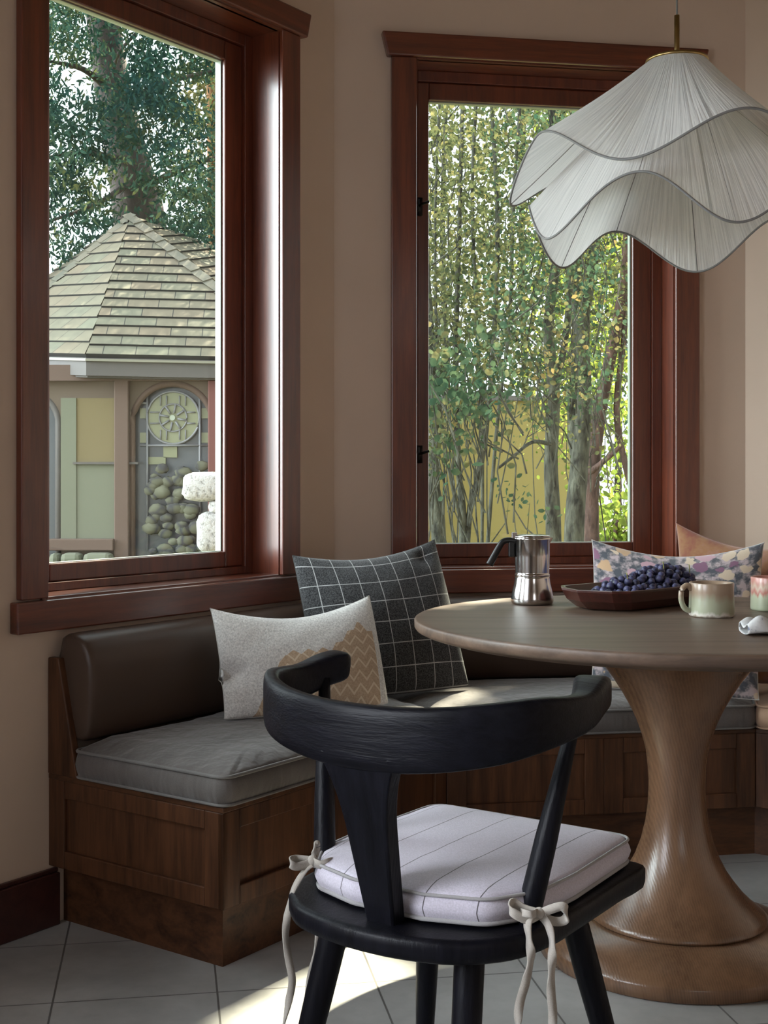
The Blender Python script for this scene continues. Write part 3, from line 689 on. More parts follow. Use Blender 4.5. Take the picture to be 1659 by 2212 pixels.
def uvmat(name, rough=0.9):
    m, t, b = mat(name, (0.5,0.5,0.5), rough, 0.15, 0, 0, 0.3)
    tc = nd(t,'ShaderNodeTexCoord'); return m, t, b, tc.outputs['UV']
# plaid
PLAID, t, b, uv = uvmat('windowpane_wool')
sp = nd(t,'ShaderNodeSeparateXYZ'); t.links.new(uv, sp.inputs[0])
def lines(out, cnt, w_, off=0.5):
    a = nd(t,'ShaderNodeMath',operation='MULTIPLY_ADD'); a.inputs[1].default_value = cnt; a.inputs[2].default_value = off; t.links.new(out, a.inputs[0])
    f = nd(t,'ShaderNodeMath',operation='FRACT'); t.links.new(a.outputs[0], f.inputs[0])
    l = nd(t,'ShaderNodeMath',operation='LESS_THAN'); l.inputs[1].default_value = w_; t.links.new(f.outputs[0], l.inputs[0]); return l.outputs[0]
lx, ly = lines(sp.outputs[0], 7.6, 0.04, 0.3), lines(sp.outputs[1], 6.6, 0.04, 0.45)
mxl = nd(t,'ShaderNodeMath',operation='MAXIMUM'); t.links.new(lx, mxl.inputs[0]); t.links.new(ly, mxl.inputs[1])
nz = noise(t, coords(t), 300, 3, 0.7); rp = ramp(t, [(0.38,(0.008,0.008,0.009)),(0.66,(0.095,0.095,0.098))]); t.links.new(nz.outputs[0], rp.inputs[0])
mc = nd(t,'ShaderNodeMixRGB'); mc.inputs[2].default_value = (0.42,0.42,0.42,1); t.links.new(mxl.outputs[0], mc.inputs[0]); t.links.new(rp.outputs[0], mc.inputs[1]); t.links.new(mc.outputs[0], b.inputs['Base Color']); bump(t, b, nz.outputs[0], 0.4, 0.002)
# white pillow with ochre stepped leaf pattern
OCH, t, b, uv = uvmat('woven_boucle')
sp = nd(t,'ShaderNodeSeparateXYZ'); t.links.new(uv, sp.inputs[0])
def M(op, a, b_=None, c_=None):
    n_ = nd(t,'ShaderNodeMath',operation=op)
    for k, x in enumerate((a,b_,c_)):
        if x is None: continue
        if isinstance(x,(int,float)): n_.inputs[k].default_value = x
        else: t.links.new(x, n_.inputs[k])
    return n_.outputs[0]
U, Vv = sp.outputs[0], sp.outputs[1]
# threshold line (v grows downwards): ochre below a stepped border
fu = M('FRACT', M('MULTIPLY', U, 11.0)); dia = M('MULTIPLY', M('ABSOLUTE', M('SUBTRACT', fu, 0.5)), 0.10)
pk = M('MULTIPLY', M('MAXIMUM', M('SUBTRACT', 1.0, M('MULTIPLY', M('ABSOLUTE', M('SUBTRACT', U, 0.85)), 5.0)), 0.0), 0.24)
lf = M('MULTIPLY', M('MAXIMUM', M('SUBTRACT', 0.36, U), 0.0), 2.6)
thr2 = M('ADD', M('SUBTRACT', M('ADD', 0.46, dia), pk), lf)
isoc = M('GREATER_THAN', Vv, thr2)
isoc = M('MULTIPLY', isoc, M('LESS_THAN', U, 0.95))
# diamond lines in the ochre
dv1 = M('FRACT', M('MULTIPLY', M('ADD', Vv, M('MULTIPLY', M('ABSOLUTE', M('SUBTRACT', M('FRACT', M('MULTIPLY', U, 11.0)), 0.5)), 0.16)), 9.0))
dl = M('LESS_THAN', dv1, 0.22)
nz = noise(t, coords(t), 210, 3, 0.7)
ro = ramp(t, [(0.3,(0.44,0.31,0.20)),(0.7,(0.62,0.46,0.32))]); t.links.new(nz.outputs[0], ro.inputs[0])
mo = nd(t,'ShaderNodeMixRGB'); mo.inputs[2].default_value = (0.72,0.60,0.45,1); t.links.new(dl, mo.inputs[0]); t.links.new(ro.outputs[0], mo.inputs[1])
rw = ramp(t, [(0.33,(0.52,0.50,0.48)),(0.66,(0.88,0.86,0.83))]); t.links.new(nz.outputs[0], rw.inputs[0])
mc = nd(t,'ShaderNodeMixRGB'); t.links.new(isoc, mc.inputs[0]); t.links.new(rw.outputs[0], mc.inputs[1]); t.links.new(mo.outputs[0], mc.inputs[2]); t.links.new(mc.outputs[0], b.inputs['Base Color'])
bump(t, b, M('MULTIPLY_ADD', dl, 0.6, nz.outputs[0]), 0.8, 0.003)
# floral
FLOR, t, b, uv = uvmat('floral_linen')
mp = nd(t,'ShaderNodeMapping'); t.links.new(uv, mp.inputs[0]); nw = noise(t, uv, 6, 3)
vx = nd(t,'ShaderNodeMixRGB'); vx.inputs[0].default_value = 0.10; t.links.new(uv, vx.inputs[1]); t.links.new(nw.outputs[1], vx.inputs[2])
vo = nd(t,'ShaderNodeTexVoronoi'); vo.inputs['Scale'].default_value = 10; t.links.new(vx.outputs[0], vo.inputs['Vector'])
v2 = nd(t,'ShaderNodeTexVoronoi'); v2.inputs['Scale'].default_value = 26; t.links.new(vx.outputs[0], v2.inputs['Vector'])
sr = nd(t,'ShaderNodeSeparateXYZ'); t.links.new(vo.outputs['Color'], sr.inputs[0])
rp = ramp(t, [(0.0,(0.50,0.33,0.20)),(0.18,(0.22,0.11,0.17)),(0.40,(0.48,0.30,0.34)),(0.58,(0.60,0.48,0.36)),(0.78,(0.14,0.15,0.17))], 'CONSTANT'); t.links.new(sr.outputs[0], rp.inputs[0])
fl_ = ramp(t, [(0.54,(1,1,1)),(0.58,(0,0,0))]); t.links.new(M('ADD', vo.outputs['Distance'], M('MULTIPLY', v2.outputs['Distance'], 0.22)), fl_.inputs[0])
bg = ramp(t, [(0.42,(0.08,0.085,0.10)),(0.5,(0.21,0.19,0.20)),(0.60,(0.46,0.37,0.38))]); t.links.new(noise(t, uv, 16, 3, 0.6).outputs[0], bg.inputs[0])
mc = nd(t,'ShaderNodeMixRGB'); t.links.new(fl_.outputs[0], mc.inputs[0]); t.links.new(bg.outputs[0], mc.inputs[1]); t.links.new(rp.outputs[0], mc.inputs[2]); t.links.new(mc.outputs[0], b.inputs['Base Color'])
bump(t, b, noise(t, coords(t), 300, 2).outputs[0], 0.3, 0.002)
# rust velvet
RUST, t, b, uv = uvmat('rust_velvet')
nr = noise(t, coords(t, (1,1,1)), 9, 4, 0.7); rp = ramp(t, [(0.35,(0.24,0.085,0.06)),(0.5,(0.30,0.15,0.075)),(0.66,(0.33,0.17,0.14))]); t.links.new(nr.outputs[0], rp.inputs[0]); t.links.new(rp.outputs[0], b.inputs['Base Color'])
bump(t, b, noise(t, coords(t), 200, 2).outputs[0], 0.3, 0.002)
SEAM = fabric('pale_seam', (0.5,0.48,0.45), (0.6,0.58,0.55), 500, 0.9)
SEAMD = fabric('dark_seam', (0.05,0.05,0.05), (0.09,0.09,0.09), 500, 0.9)
SEAMR = fabric('rose_seam', (0.35,0.18,0.15), (0.42,0.24,0.2), 500, 0.9)
pillow(at(632,1200,3.72), at(938,1166,3.88), at(1012,1480,3.74), at(690,1512,3.60), 0.19, PLAID, 'square_pillow', 'charcoal square pillow with thin white windowpane check in the bench corner', sag=(0.005,0.0,0.085,-0.01), seed=2, dent=[(0.86,0.10,0.05,0.02)], trim=SEAMD)
pillow(at(453,1314,3.34), at(797,1287,3.50), at(837,1518,3.38), at(484,1552,3.24), 0.165, OCH, 'lumbar_pillow', 'off-white textured lumbar pillow with ochre leaf pattern at its lower edge', sag=(0.02,-0.005,0.16,-0.02), seed=4, dent=[(0.05,0.62,0.07,0.03),(0.0,0.62,0.03,0.02)], trim=SEAM)
pillow(at(1278,1166,3.86), at(1651,1172,3.76), at(1640,1512,3.60), at(1276,1482,3.74), 0.17, FLOR, 'floral_pillow', 'mauve and grey floral pillow behind the bowl of grapes', sag=(0.02,0.02,0.11,0.0), seed=6, trim=SEAM)
pillow(at(1460,1130,3.98), at(1800,1160,3.78), at(1790,1480,3.72), at(1476,1470,3.88), 0.15, RUST, 'rust_pillow', 'rust and ochre velvet pillow behind the floral one, by the right edge', sag=(0.02,0.02,0.13,0.0), seed=8, trim=SEAMR)

# ------------------------------------------------------------------ things on the table
ZT = 0.7503
STEEL, _, _ = mat('polished_steel', (0.62,0.60,0.58), 0.16, 0.5, 1.0)
BAKE, _, _ = mat('black_bakelite', (0.008,0.008,0.008), 0.3)
mk = Vector((0.373, 3.262, ZT))
pot = thing('moka_pot', mk, 'stainless steel stovetop coffee pot with black handle on the table', 'coffee pot')
pot.rotation_euler = (0,0,0)
MB().lathe([(0.045,0.0),(0.051,0.002),(0.0535,0.008),(0.053,0.016),(0.0500,0.034),(0.0455,0.052),(0.0435,0.066),(0.0432,0.070)], mk, 56).build('boiler', STEEL, pot, smooth=True)
MB().lathe([(0.0432,0.0705),(0.0442,0.072),(0.0442,0.0755),(0.0425,0.077),(0.0425,0.080),(0.0436,0.120),(0.0440,0.160),(0.0455,0.1625),(0.0455,0.166),(0.044,0.168)], mk, 56).build('upper_chamber', STEEL, pot, smooth=True)
MB().lathe([(0.0445,0.1685),(0.0445,0.1705),(0.040,0.1735),(0.020,0.1755),(0.002,0.176)], mk, 48).build('lid', STEEL, pot, smooth=True)
# spout on the right, small hinge on the left
MB().add([mk+Vector(v) for v in [(0.042,-0.012,0.150),(0.042,0.012,0.150),(0.052,0,0.166),(0.043,-0.014,0.168),(0.043,0.014,0.168)]],[(0,2,3),(1,4,2),(0,1,2),(0,3,4,1),(3,2,4)]).build('spout', STEEL, pot)
MB().fbox(Frame(mk+Vector((-0.05,0,0)),Vector((1,0,0))), -0.002, 0.012, -0.006, 0.006, 0.158, 0.180).build('lid_tab', STEEL, pot, bev=0.001)
hpth = [(-0.042,0,0.157),(-0.060,0,0.160),(-0.074,0,0.156),(-0.084,0,0.142),(-0.096,0,0.120),(-0.108,0,0.098)]
pts = smoothpts([mk+Vector(p) for p in hpth], 5)
V=[];Fc=[]
for i,p in enumerate(pts):
    d=(pts[min(i+1,len(pts)-1)]-pts[max(i-1,0)]).normalized(); s=Vector((0,1,0)); q=d.cross(s)
    w_=0.0085; h_=0.0075+0.003*abs(i/len(pts)-0.3)
    for j in range(12):
        a=2*PI*j/12; c_,s2_=math.cos(a),math.sin(a); V.append(p+s*(math.copysign(abs(c_)**.6,c_)*w_)+q*(math.copysign(abs(s2_)**.6,s2_)*h_))
for i in range(len(pts)-1):
    for j in range(12): Fc.append((i*12+j,i*12+(j+1)%12,(i+1)*12+(j+1)%12,(i+1)*12+j))
Fc.append(tuple(range(12))); Fc.append(tuple((len(pts)-1)*12+j for j in range(12)))
fixn(mesh('handle', V, Fc, BAKE, pot, smooth=True))
MB().fbox(Frame(mk+Vector((-0.06,0,0)),Vector((1,0,0))), 0.0, 0.016, -0.008, 0.008, 0.118, 0.158).build('handle_bracket', BAKE, pot, bev=0.003)

# tray of grapes
TCn = Vector((0.640, 3.232, ZT)); ta = math.atan2(0.66, 0.75)
def TL_(x, y, z): return TCn+Vector((x*math.cos(ta)-y*math.sin(ta), x*math.sin(ta)+y*math.cos(ta), z))
tray = thing('wooden_tray', TCn, 'long faceted dark red wooden bowl holding grapes', 'bowl', rz=ta)
def hexo(hl, hw, ch_): return [(-hl,0),(-hl+ch_*0.6,-hw*0.72),(-hl+ch_*1.2,-hw),(hl-ch_*1.2,-hw),(hl-ch_*0.6,-hw*0.72),(hl,0),(hl-ch_*0.6,hw*0.72),(hl-ch_*1.2,hw),(-hl+ch_*1.2,hw),(-hl+ch_*0.6,hw*0.72)]
rings_ = [(0.185,0.072,0.045,0.0),(0.205,0.084,0.05,0.005),(0.230,0.100,0.055,0.024),(0.242,0.107,0.055,0.046),(0.243,0.108,0.055,0.052),(0.236,0.101,0.055,0.052),(0.205,0.080,0.05,0.020),(0.180,0.062,0.04,0.009)]
V=[];Fc=[]
for hl,hw,c_,z in rings_:
    for x,y in hexo(hl,hw,c_): V.append(TL_(x,y,z))
for k in range(len(rings_)-1):
    for i in range(10): Fc.append((k*10+i,k*10+(i+1)%10,(k+1)*10+(i+1)%10,(k+1)*10+i))
Fc.append(tuple(range(10))); Fc.append(tuple(70+i for i in range(10)))
fixn(mesh('tray', V, Fc, TRAYW, tray, bev=0.0015)) 
GRAPE, t, b = mat('dark_grape', (0.02,0.018,0.045), 0.42, 0.5)
nz = noise(t, coords(t), 60, 3, 0.6); rp = ramp(t, [(0.4,(0.012,0.012,0.030)),(0.62,(0.085,0.085,0.19))]); t.links.new(nz.outputs[0], rp.inputs[0]); t.links.new(rp.outputs[0], b.inputs['Base Color'])
STEMM, _, _ = mat('green_stem', (0.34,0.34,0.10), 0.6)
bme = bpy.data.meshes.new('grape')
mb = MB(); mb.lathe([(0.0008,-0.0101)]+[(0.0092*math.sin(PI*k/9), -0.0101*math.cos(PI*k/9)) for k in range(1,9)]+[(0.0008,0.0101)], (0,0,0), 14)
bme.from_pydata([tuple(v) for v in mb.v], [], mb.f); bme.polygons.foreach_set('use_smooth', [True]*len(bme.polygons)); bme.materials.append(GRAPE)
rg = random.Random(11)
def heap(x, y):   # heap height over the tray floor
    return 0.026+0.058*math.exp(-((x-0.035)/0.10)**2)*math.exp(-(y/0.062)**2)+0.030*math.exp(-((x+0.10)/0.06)**2)*math.exp(-(y/0.05)**2)+0.045*math.exp(-((x-0.150)/0.07)**2)*math.exp(-(y/0.055)**2)
placed = []
bunches = []
specs = [(-0.105,'bunch of dark grapes at the left end of the wooden bowl'),(0.030,'highest heaped bunch of dark grapes in the middle of the bowl'),(0.150,'bunch of dark grapes spilling over the right end of the bowl')]
for cx, lab in specs:
    bn = thing('grape_bunch', TL_(cx,0,0.012), lab, 'grapes', 'grape bunches in the wooden bowl', rz=ta)
    bunches.append((cx, bn))
tries = 0
cnt = {0:0,1:0,2:0}
while tries < 9000 and len(placed) < 210:
    tries += 1
    x, y = rg.uniform(-0.18,0.205), rg.uniform(-0.074,0.074)
    if abs(x) > 0.17 and abs(y) > 0.055: continue
    if (x-0.012)**2/0.178**2+y**2/0.076**2 > 1: continue
    k = min(range(3), key=lambda i: abs(bunches[i][0]-x+rg.uniform(-.01,.01)))
    if cnt[k] >= 88: continue
    z = heap(x,y)-rg.choice((0,0,0,0.016,0.032))
    zmin = 0.021+max(0,abs(y)-0.045)*0.95+max(0,abs(x)-0.15)*0.5
    if z < zmin: z = zmin
    if all((x-a)**2+(y-c_)**2+(z-d)**2 > 0.0166**2 for a,c_,d in placed):
        placed.append((x,y,z)); cnt[k] += 1
        g_ = bpy.data.objects.new('grape', bme); COL.objects.link(g_); bn = bunches[k][1]; g_.parent = bn
        g_.location = (x-bunches[k][0], y, z-0.012); s_ = rg.uniform(0.92,1.1); g_.scale = (s_,s_,s_); g_.rotation_euler = (rg.uniform(0,3),rg.uniform(0,3),rg.uniform(0,3))
for (cx, bn), sx in zip(bunches, (-0.085, 0.06, 0.17)):
    zt = heap(sx,-0.02)
    MB().tube(smoothpts([TL_(sx-0.02,0.0,0.02),TL_(sx,-0.015,zt*0.6),TL_(sx+0.004,-0.022,zt+0.004),TL_(sx-0.004,-0.026,zt+0.024)],4), 0.0013, 6).build('stem', STEMM, bn, smooth=True)

# mugs
MUG, t, b = mat('drip_glaze', (0.5,0.5,0.4), 0.28, 0.5, 0, 0.3)
sp = nd(t,'ShaderNodeSeparateXYZ'); tc = nd(t,'ShaderNodeTexCoord'); t.links.new(tc.outputs['Object'], sp.inputs[0])
nzz = noise(t, coords(t, (1,1,0.25)), 34, 3, 0.6)
hh = M('ADD', M('MULTIPLY', sp.outputs[2], 12.0), M('MULTIPLY', nzz.outputs[0], 0.42))
rp = ramp(t, [(0.20,(0.30,0.24,0.18)),(0.27,(0.62,0.58,0.52)),(0.36,(0.36,0.37,0.26)),(0.64,(0.34,0.34,0.24)),(0.85,(0.30,0.21,0.145))]); t.links.new(hh, rp.inputs[0]); t.links.new(rp.outputs[0], b.inputs['Base Color'])
MUG2, t, b = mat('pink_drip_glaze', (0.5,0.5,0.4), 0.28, 0.5, 0, 0.3)
sp = nd(t,'ShaderNodeSeparateXYZ'); tc = nd(t,'ShaderNodeTexCoord'); t.links.new(tc.outputs['Object'], sp.inputs[0])
nzz = noise(t, coords(t, (1,1,0.12)), 60, 3, 0.6)
hh = M('ADD', M('MULTIPLY', sp.outputs[2], 11.0), M('MULTIPLY', nzz.outputs[0], 0.5))
rp = ramp(t, [(0.22,(0.40,0.42,0.30)),(0.62,(0.45,0.46,0.33)),(0.72,(0.45,0.16,0.13)),(0.85,(0.55,0.42,0.33)),(1.0,(0.45,0.20,0.16))]); t.links.new(hh, rp.inputs[0]); t.links.new(rp.outputs[0], b.inputs['Base Color'])
def mug(c, r, h, m, label, handle=True):
    o = thing('mug', c, label, 'mug', 'pottery mugs on the table')
    MB().lathe([(r*0.93,0.0),(r*0.98,0.002),(r,0.006),(r*0.985,h*0.4),(r*0.97,h*0.75),(r*0.985,h-0.002),(r*0.965,h),(r*0.92,h-0.001),(r*0.90,h*0.6),(r*0.88,h*0.15),(r*0.6,h*0.09)], c, 48).build('cup', m, o, smooth=True)
    if handle:
        pts = smoothpts([c+Vector(p) for p in [(-r*0.93,-0.006,h*0.80),(-r*1.12,-0.009,h*0.92),(-r*1.35,-0.011,h*0.82),(-r*1.42,-0.012,h*0.56),(-r*1.30,-0.010,h*0.30),(-r*1.08,-0.008,h*0.18),(-r*0.95,-0.006,h*0.20)]], 6)
        MB().tube(pts, [0.0062]*len(pts), 12).build('handle', m, o, smooth=True)
    return o
mug(Vector((0.753,2.980,ZT)), 0.0515, 0.078, MUG, 'stoneware mug with sage drip glaze and a round handle, beside the grape bowl')
mug(Vector((0.930,3.115,ZT)), 0.0480, 0.080, MUG2, 'pink and green streaked pottery mug cut off by the right edge').rotation_euler = (0,0,2.6)
# napkin
NAP, t, b = mat('checked_napkin', (0.6,0.6,0.6), 0.9)
nz = noise(t, coords(t), 45, 3, 0.7); rp = ramp(t, [(0.42,(0.62,0.61,0.60)),(0.56,(0.52,0.51,0.51)),(0.62,(0.16,0.18,0.24))]); t.links.new(nz.outputs[0], rp.inputs[0]); t.links.new(rp.outputs[0], b.inputs['Base Color'])
V=[];Fc=[]; nx_,ny_=40,7
npc = Vector((0.812,2.640,ZT))
layers=[]
NU, NV = 40, 26
for i in range(NU+1):
    for j in range(NV+1):
        u, v = i/NU, j/NV; x = -0.080+0.20*u; a = 2*PI*v
        fr_ = 0.040*(0.75+0.25*math.sin(3*u+0.5)); hz = 0.012+0.005*math.sin(9*u)+0.010*math.exp(-((u-0.12)/0.14)**2)
        yy = math.cos(a)*fr_*(1+0.12*math.sin(11*u)); zz = hz*(1+math.sin(a))*(1+0.35*math.sin(3*a+7*u))*0.62
        V.append(npc+Vector((x, yy+0.010*math.sin(5*u), max(0.0006,zz+0.0008))))
for i in range(NU):
    for j in range(NV): Fc.append((i*(NV+1)+j,(i+1)*(NV+1)+j,(i+1)*(NV+1)+j+1,i*(NV+1)+j+1))
nap = mesh('napkin', V, Fc, NAP, None, smooth=True); tag(nap, 'rumpled white and grey linen napkin on the table at the right edge', 'napkin')
md = nap.modifiers.new('thickness','SOLIDIFY'); md.thickness = 0.0015; md.offset = 1

#OUTSIDE#
SHADE_N = 900
# ------------------------------------------------------------------ outside
def leafmat(name, c1, c2, c3, scale=1.2, tr=0.45):
    m = bpy.data.materials.new(name); m.use_nodes = True; t = m.node_tree; t.nodes.clear()
    o = nd(t,'ShaderNodeOutputMaterial'); d = nd(t,'ShaderNodeBsdfDiffuse'); r = nd(t,'ShaderNodeBsdfTranslucent'); mx = nd(t,'ShaderNodeMixShader'); mx.inputs[0].default_value = tr
    v = coords(t); n1 = noise(t, v, scale, 2); n2 = noise(t, v, 14, 1)
    a = nd(t,'ShaderNodeMath',operation='MULTIPLY_ADD'); a.inputs[1].default_value = 0.5; t.links.new(n2.outputs[0], a.inputs[0]); t.links.new(n1.outputs[0], a.inputs[2])
    rp = ramp(t, [(0.55,c1),(0.78,c2),(0.98,c3)]); t.links.new(a.outputs[0], rp.inputs[0])
    t.links.new(rp.outputs[0], d.inputs[0]); t.links.new(rp.outputs[0], r.inputs[0]); t.links.new(d.outputs[0], mx.inputs[1]); t.links.new(r.outputs[0], mx.inputs[2]); t.links.new(mx.outputs[0], o.inputs[0]); return m
def leaves(name, C, size, m, parent, aspect=0.7, droop=0.0, seed=1):
    """C: N x 3 leaf centres; every leaf is a small pointed hexagon"""
    r = np.random.default_rng(seed); N = len(C); C = np.asarray(C, float)
    a = r.normal(size=(N,3)); a[:,2] -= droop; a /= np.linalg.norm(a,axis=1)[:,None]
    b = r.normal(size=(N,3)); b -= (a*b).sum(1)[:,None]*a; b /= np.linalg.norm(b,axis=1)[:,None]
    s = (size*r.uniform(0.6,1.3,N))[:,None]
    P = np.stack([C-a*s*0.5, C-a*s*0.15+b*s*aspect*0.45, C+a*s*0.25+b*s*aspect*0.4, C+a*s*0.55, C+a*s*0.25-b*s*aspect*0.4, C-a*s*0.15-b*s*aspect*0.45],1).reshape(-1,3)
    off = np.array(parent.location) if parent else np.zeros(3); P -= off
    me = bpy.data.meshes.new(name); me.vertices.add(N*6); me.vertices.foreach_set('co', P.ravel())
    me.loops.add(N*6); me.loops.foreach_set('vertex_index', np.arange(N*6)); me.polygons.add(N)
    me.polygons.foreach_set('loop_start', np.arange(N)*6); me.polygons.foreach_set('loop_total', np.full(N,6)); me.update(); me.validate()
    return link(name, me, m, parent, False)
def bark(name, c1, c2, sc=6):
    m, t, b = mat(name, c1, 0.9, 0.2); n_ = noise(t, coords(t, (1,1,0.35)), sc, 6, 0.7); r = ramp(t, [(0.35,c1),(0.65,c2)])
    t.links.new(n_.outputs[0], r.inputs[0]); t.links.new(r.outputs[0], b.inputs['Base Color']); bump(t, b, n_.outputs[0], 0.8, 0.03); return m
GZ = -0.45
GRASS, t, b = mat('garden_ground', (0.10,0.10,0.04), 0.95)
nz = noise(t, coords(t), 1.2, 5); rp = ramp(t, [(0.35,(0.06,0.055,0.03)),(0.65,(0.17,0.17,0.06))]); t.links.new(nz.outputs[0], rp.inputs[0]); t.links.new(rp.outputs[0], b.inputs['Base Color'])
m = MB(); m.add([(-30,3.2,GZ),(30,3.2,GZ),(30,45,GZ),(-30,45,GZ)],[(0,1,2,3)]); m.add([(-30,-3,GZ),(-2.6,-3,GZ),(-2.6,3.2,GZ),(-30,3.2,GZ)],[(0,1,2,3)])
m.build('ground', GRASS)['kind'] = 'structure'

# --- garden house seen through the left window
SHING, t, b = mat('asphalt_shingle', (0.3,0.3,0.22), 0.9, 0.2)
br = nd(t,'ShaderNodeTexBrick'); br.offset = 0.5; br.inputs['Scale'].default_value = 1.0
br.inputs['Brick Width'].default_value = 0.30; br.inputs['Row Height'].default_value = 0.18; br.inputs['Mortar Size'].default_value = 0.006; br.inputs['Mortar Smooth'].default_value = 0.6
br.inputs['Color1'].default_value = (0.125,0.125,0.095,1); br.inputs['Color2'].default_value = (0.155,0.125,0.092,1); br.inputs['Mortar'].default_value = (0.03,0.03,0.03,1)
tc = nd(t,'ShaderNodeTexCoord'); t.links.new(tc.outputs['UV'], br.inputs['Vector'])
nz = noise(t, tc.outputs['UV'], 9, 4); mu = nd(t,'ShaderNodeMixRGB', blend_type='MULTIPLY'); mu.inputs[0].default_value = 0.5
rp = ramp(t, [(0.3,(0.65,0.65,0.62)),(0.7,(1.1,1.1,1.0))]); t.links.new(nz.outputs[0], rp.inputs[0]); t.links.new(br.outputs['Color'], mu.inputs[1]); t.links.new(rp.outputs[0], mu.inputs[2]); t.links.new(mu.outputs[0], b.inputs['Base Color'])
BEIGE, _, _ = mat('beige_stucco', (0.10,0.074,0.054), 0.9)
SAGE, _, _ = mat('sage_stucco', (0.12,0.125,0.088), 0.9)
OLIVE, _, _ = mat('ochre_stucco', (0.135,0.105,0.05), 0.9)
BROWN, _, _ = mat('brown_timber', (0.085,0.052,0.038), 0.8)
REDB, _, _ = mat('red_brown_timber', (0.11,0.035,0.028), 0.7)
GUT, _, _ = mat('grey_fascia', (0.07,0.062,0.058), 0.7)
GUTL, _, _ = mat('gutter_edge', (0.17,0.16,0.12), 0.5)
STG, t, b = mat('leaded_glass', (0.06,0.065,0.07), 0.25)
PALEG, t, b = mat('pale_leaded_glass', (0.17,0.175,0.10), 0.35)
LEAD, _, _ = mat('lead_came', (0.16,0.16,0.17), 0.5)
STONE, t, b = mat('reflected_stone', (0.2,0.2,0.15), 0.9)
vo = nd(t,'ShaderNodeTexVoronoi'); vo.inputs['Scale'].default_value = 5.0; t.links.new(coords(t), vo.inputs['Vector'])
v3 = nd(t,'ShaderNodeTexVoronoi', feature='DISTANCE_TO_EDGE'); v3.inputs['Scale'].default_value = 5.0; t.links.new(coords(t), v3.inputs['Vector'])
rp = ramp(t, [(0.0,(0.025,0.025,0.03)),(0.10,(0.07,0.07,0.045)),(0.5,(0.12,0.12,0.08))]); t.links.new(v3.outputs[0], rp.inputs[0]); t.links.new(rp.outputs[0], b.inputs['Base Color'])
WHS, t, b = mat('white_rough_stone', (0.4,0.4,0.4), 0.95)
nz = noise(t, coords(t), 60, 4, 0.7); rp = ramp(t, [(0.32,(0.12,0.12,0.115)),(0.50,(0.36,0.355,0.345))]); t.links.new(nz.outputs[0], rp.inputs[0]); t.links.new(rp.outputs[0], b.inputs['Base Color']); bump(t, b, nz.outputs[0], 0.9, 0.01)
DH = 12.3
hs = thing('garden_house', at(330,1110,DH+1.2)*1.0, 'garden house with hipped shingle roof and arched leaded window, seen through the left window', 'building')
hs.location.z = GZ
roof = MB()
AP = at(283,466,14.4); E1 = at(186,768,12.0); E2 = at(660,778,12.2); E0 = at(-60,762,13.6); EB = at(-120,758,16.5); E3 = at(900,700,15.5); EC = at(820,640,18.0); ED = at(100,640,19.0)
AP2 = AP.copy()
def facet(pts, nm, parent):
    """roof facet with shingle courses running parallel to its eave; UV in metres"""
    e = (pts[1]-pts[0]).normalized(); n_ = (pts[1]-pts[0]).cross(pts[2]-pts[0]).normalized(); upv = n_.cross(e)
    if upv.z < 0: upv = -upv; 
    V = list(pts); k = len(V); th = n_ if n_.z > 0 else -n_
    V2 = [p-th*0.06 for p in pts]; uv = [((p-pts[0]).dot(e), (p-pts[0]).dot(upv)) for p in pts]*2
    Fc = [tuple(range(k)), tuple(range(2*k-1,k-1,-1))]+[(i,(i+1)%k,k+(i+1)%k,k+i) for i in range(k)]
    o = mesh(nm, V+V2, Fc, SHING, parent, uvs=uv); fixn(o)
    # raised courses so the shingle rows cast their own shadows
    H = max((p-pts[0]).dot(upv) for p in pts); m2 = MB(); y = 0.0; L = (pts[1]-pts[0]).length; ap = pts[2]; au, av = (ap-pts[0]).dot(e), (ap-pts[0]).dot(upv)
    VV=[];FF=[];UU=[]
    while y < H*0.97:
        x0 = au*(y/av); x1 = L+(au-L)*(y/av); y2 = min(y+0.18, H*0.99); x02 = au*(y2/av); x12 = L+(au-L)*(y2/av)
        if x1-x0 < 0.03: break
        a_, b_, c_, d_ = pts[0]+e*x0+upv*y+th*0.022, pts[0]+e*x1+upv*y+th*0.022, pts[0]+e*x12+upv*y2+th*0.002, pts[0]+e*x02+upv*y2+th*0.002
        q = len(VV); lo0, lo1 = a_-th*0.022, b_-th*0.022
        VV += [a_,b_,c_,d_,lo0,lo1]; UU += [(x0,y+0.003),(x1,y+0.003),(x12,y2-0.003),(x02,y2-0.003),(x0,y),(x1,y)]
        FF += [(q,q+1,q+2,q+3),(q+4,q+5,q+1,q)]
        y += 0.18
    mesh('shingle_courses', VV, FF, SHING, o, uvs=UU)
    return o
facet([E1,E2,AP],'roof_facet',hs); facet([E0,E1,AP],'roof_facet',hs); facet([EB,E0,AP],'roof_facet',hs); facet([E2,E3,AP],'roof_facet',hs)
RC = bark('ridge_cap_shingle', (0.10,0.10,0.08), (0.15,0.13,0.10), 3)
for a_, b_ in ((E2,AP),(E0,AP)):
    m2 = MB(); nseg = 14; d = (b_-a_)/nseg; sidev = d.cross(Vector((0,0,1))).normalized(); upv = sidev.cross(d).normalized()
    for k in range(nseg):
        p, q_ = a_+d*k, a_+d*(k+1.1); w_ = 0.10
        m2.add([p-sidev*w_+upv*0.00, p+upv*0.045, p+sidev*w_, q_-sidev*w_-upv*0.02, q_+upv*0.03, q_+sidev*w_-upv*0.02, p-sidev*w_-upv*0.05, p+sidev*w_-upv*0.05],[(0,1,4,3),(1,2,5,4),(0,6,1),(1,6,7),(1,7,2)])
    m2.build('ridge_cap', RC, hs)
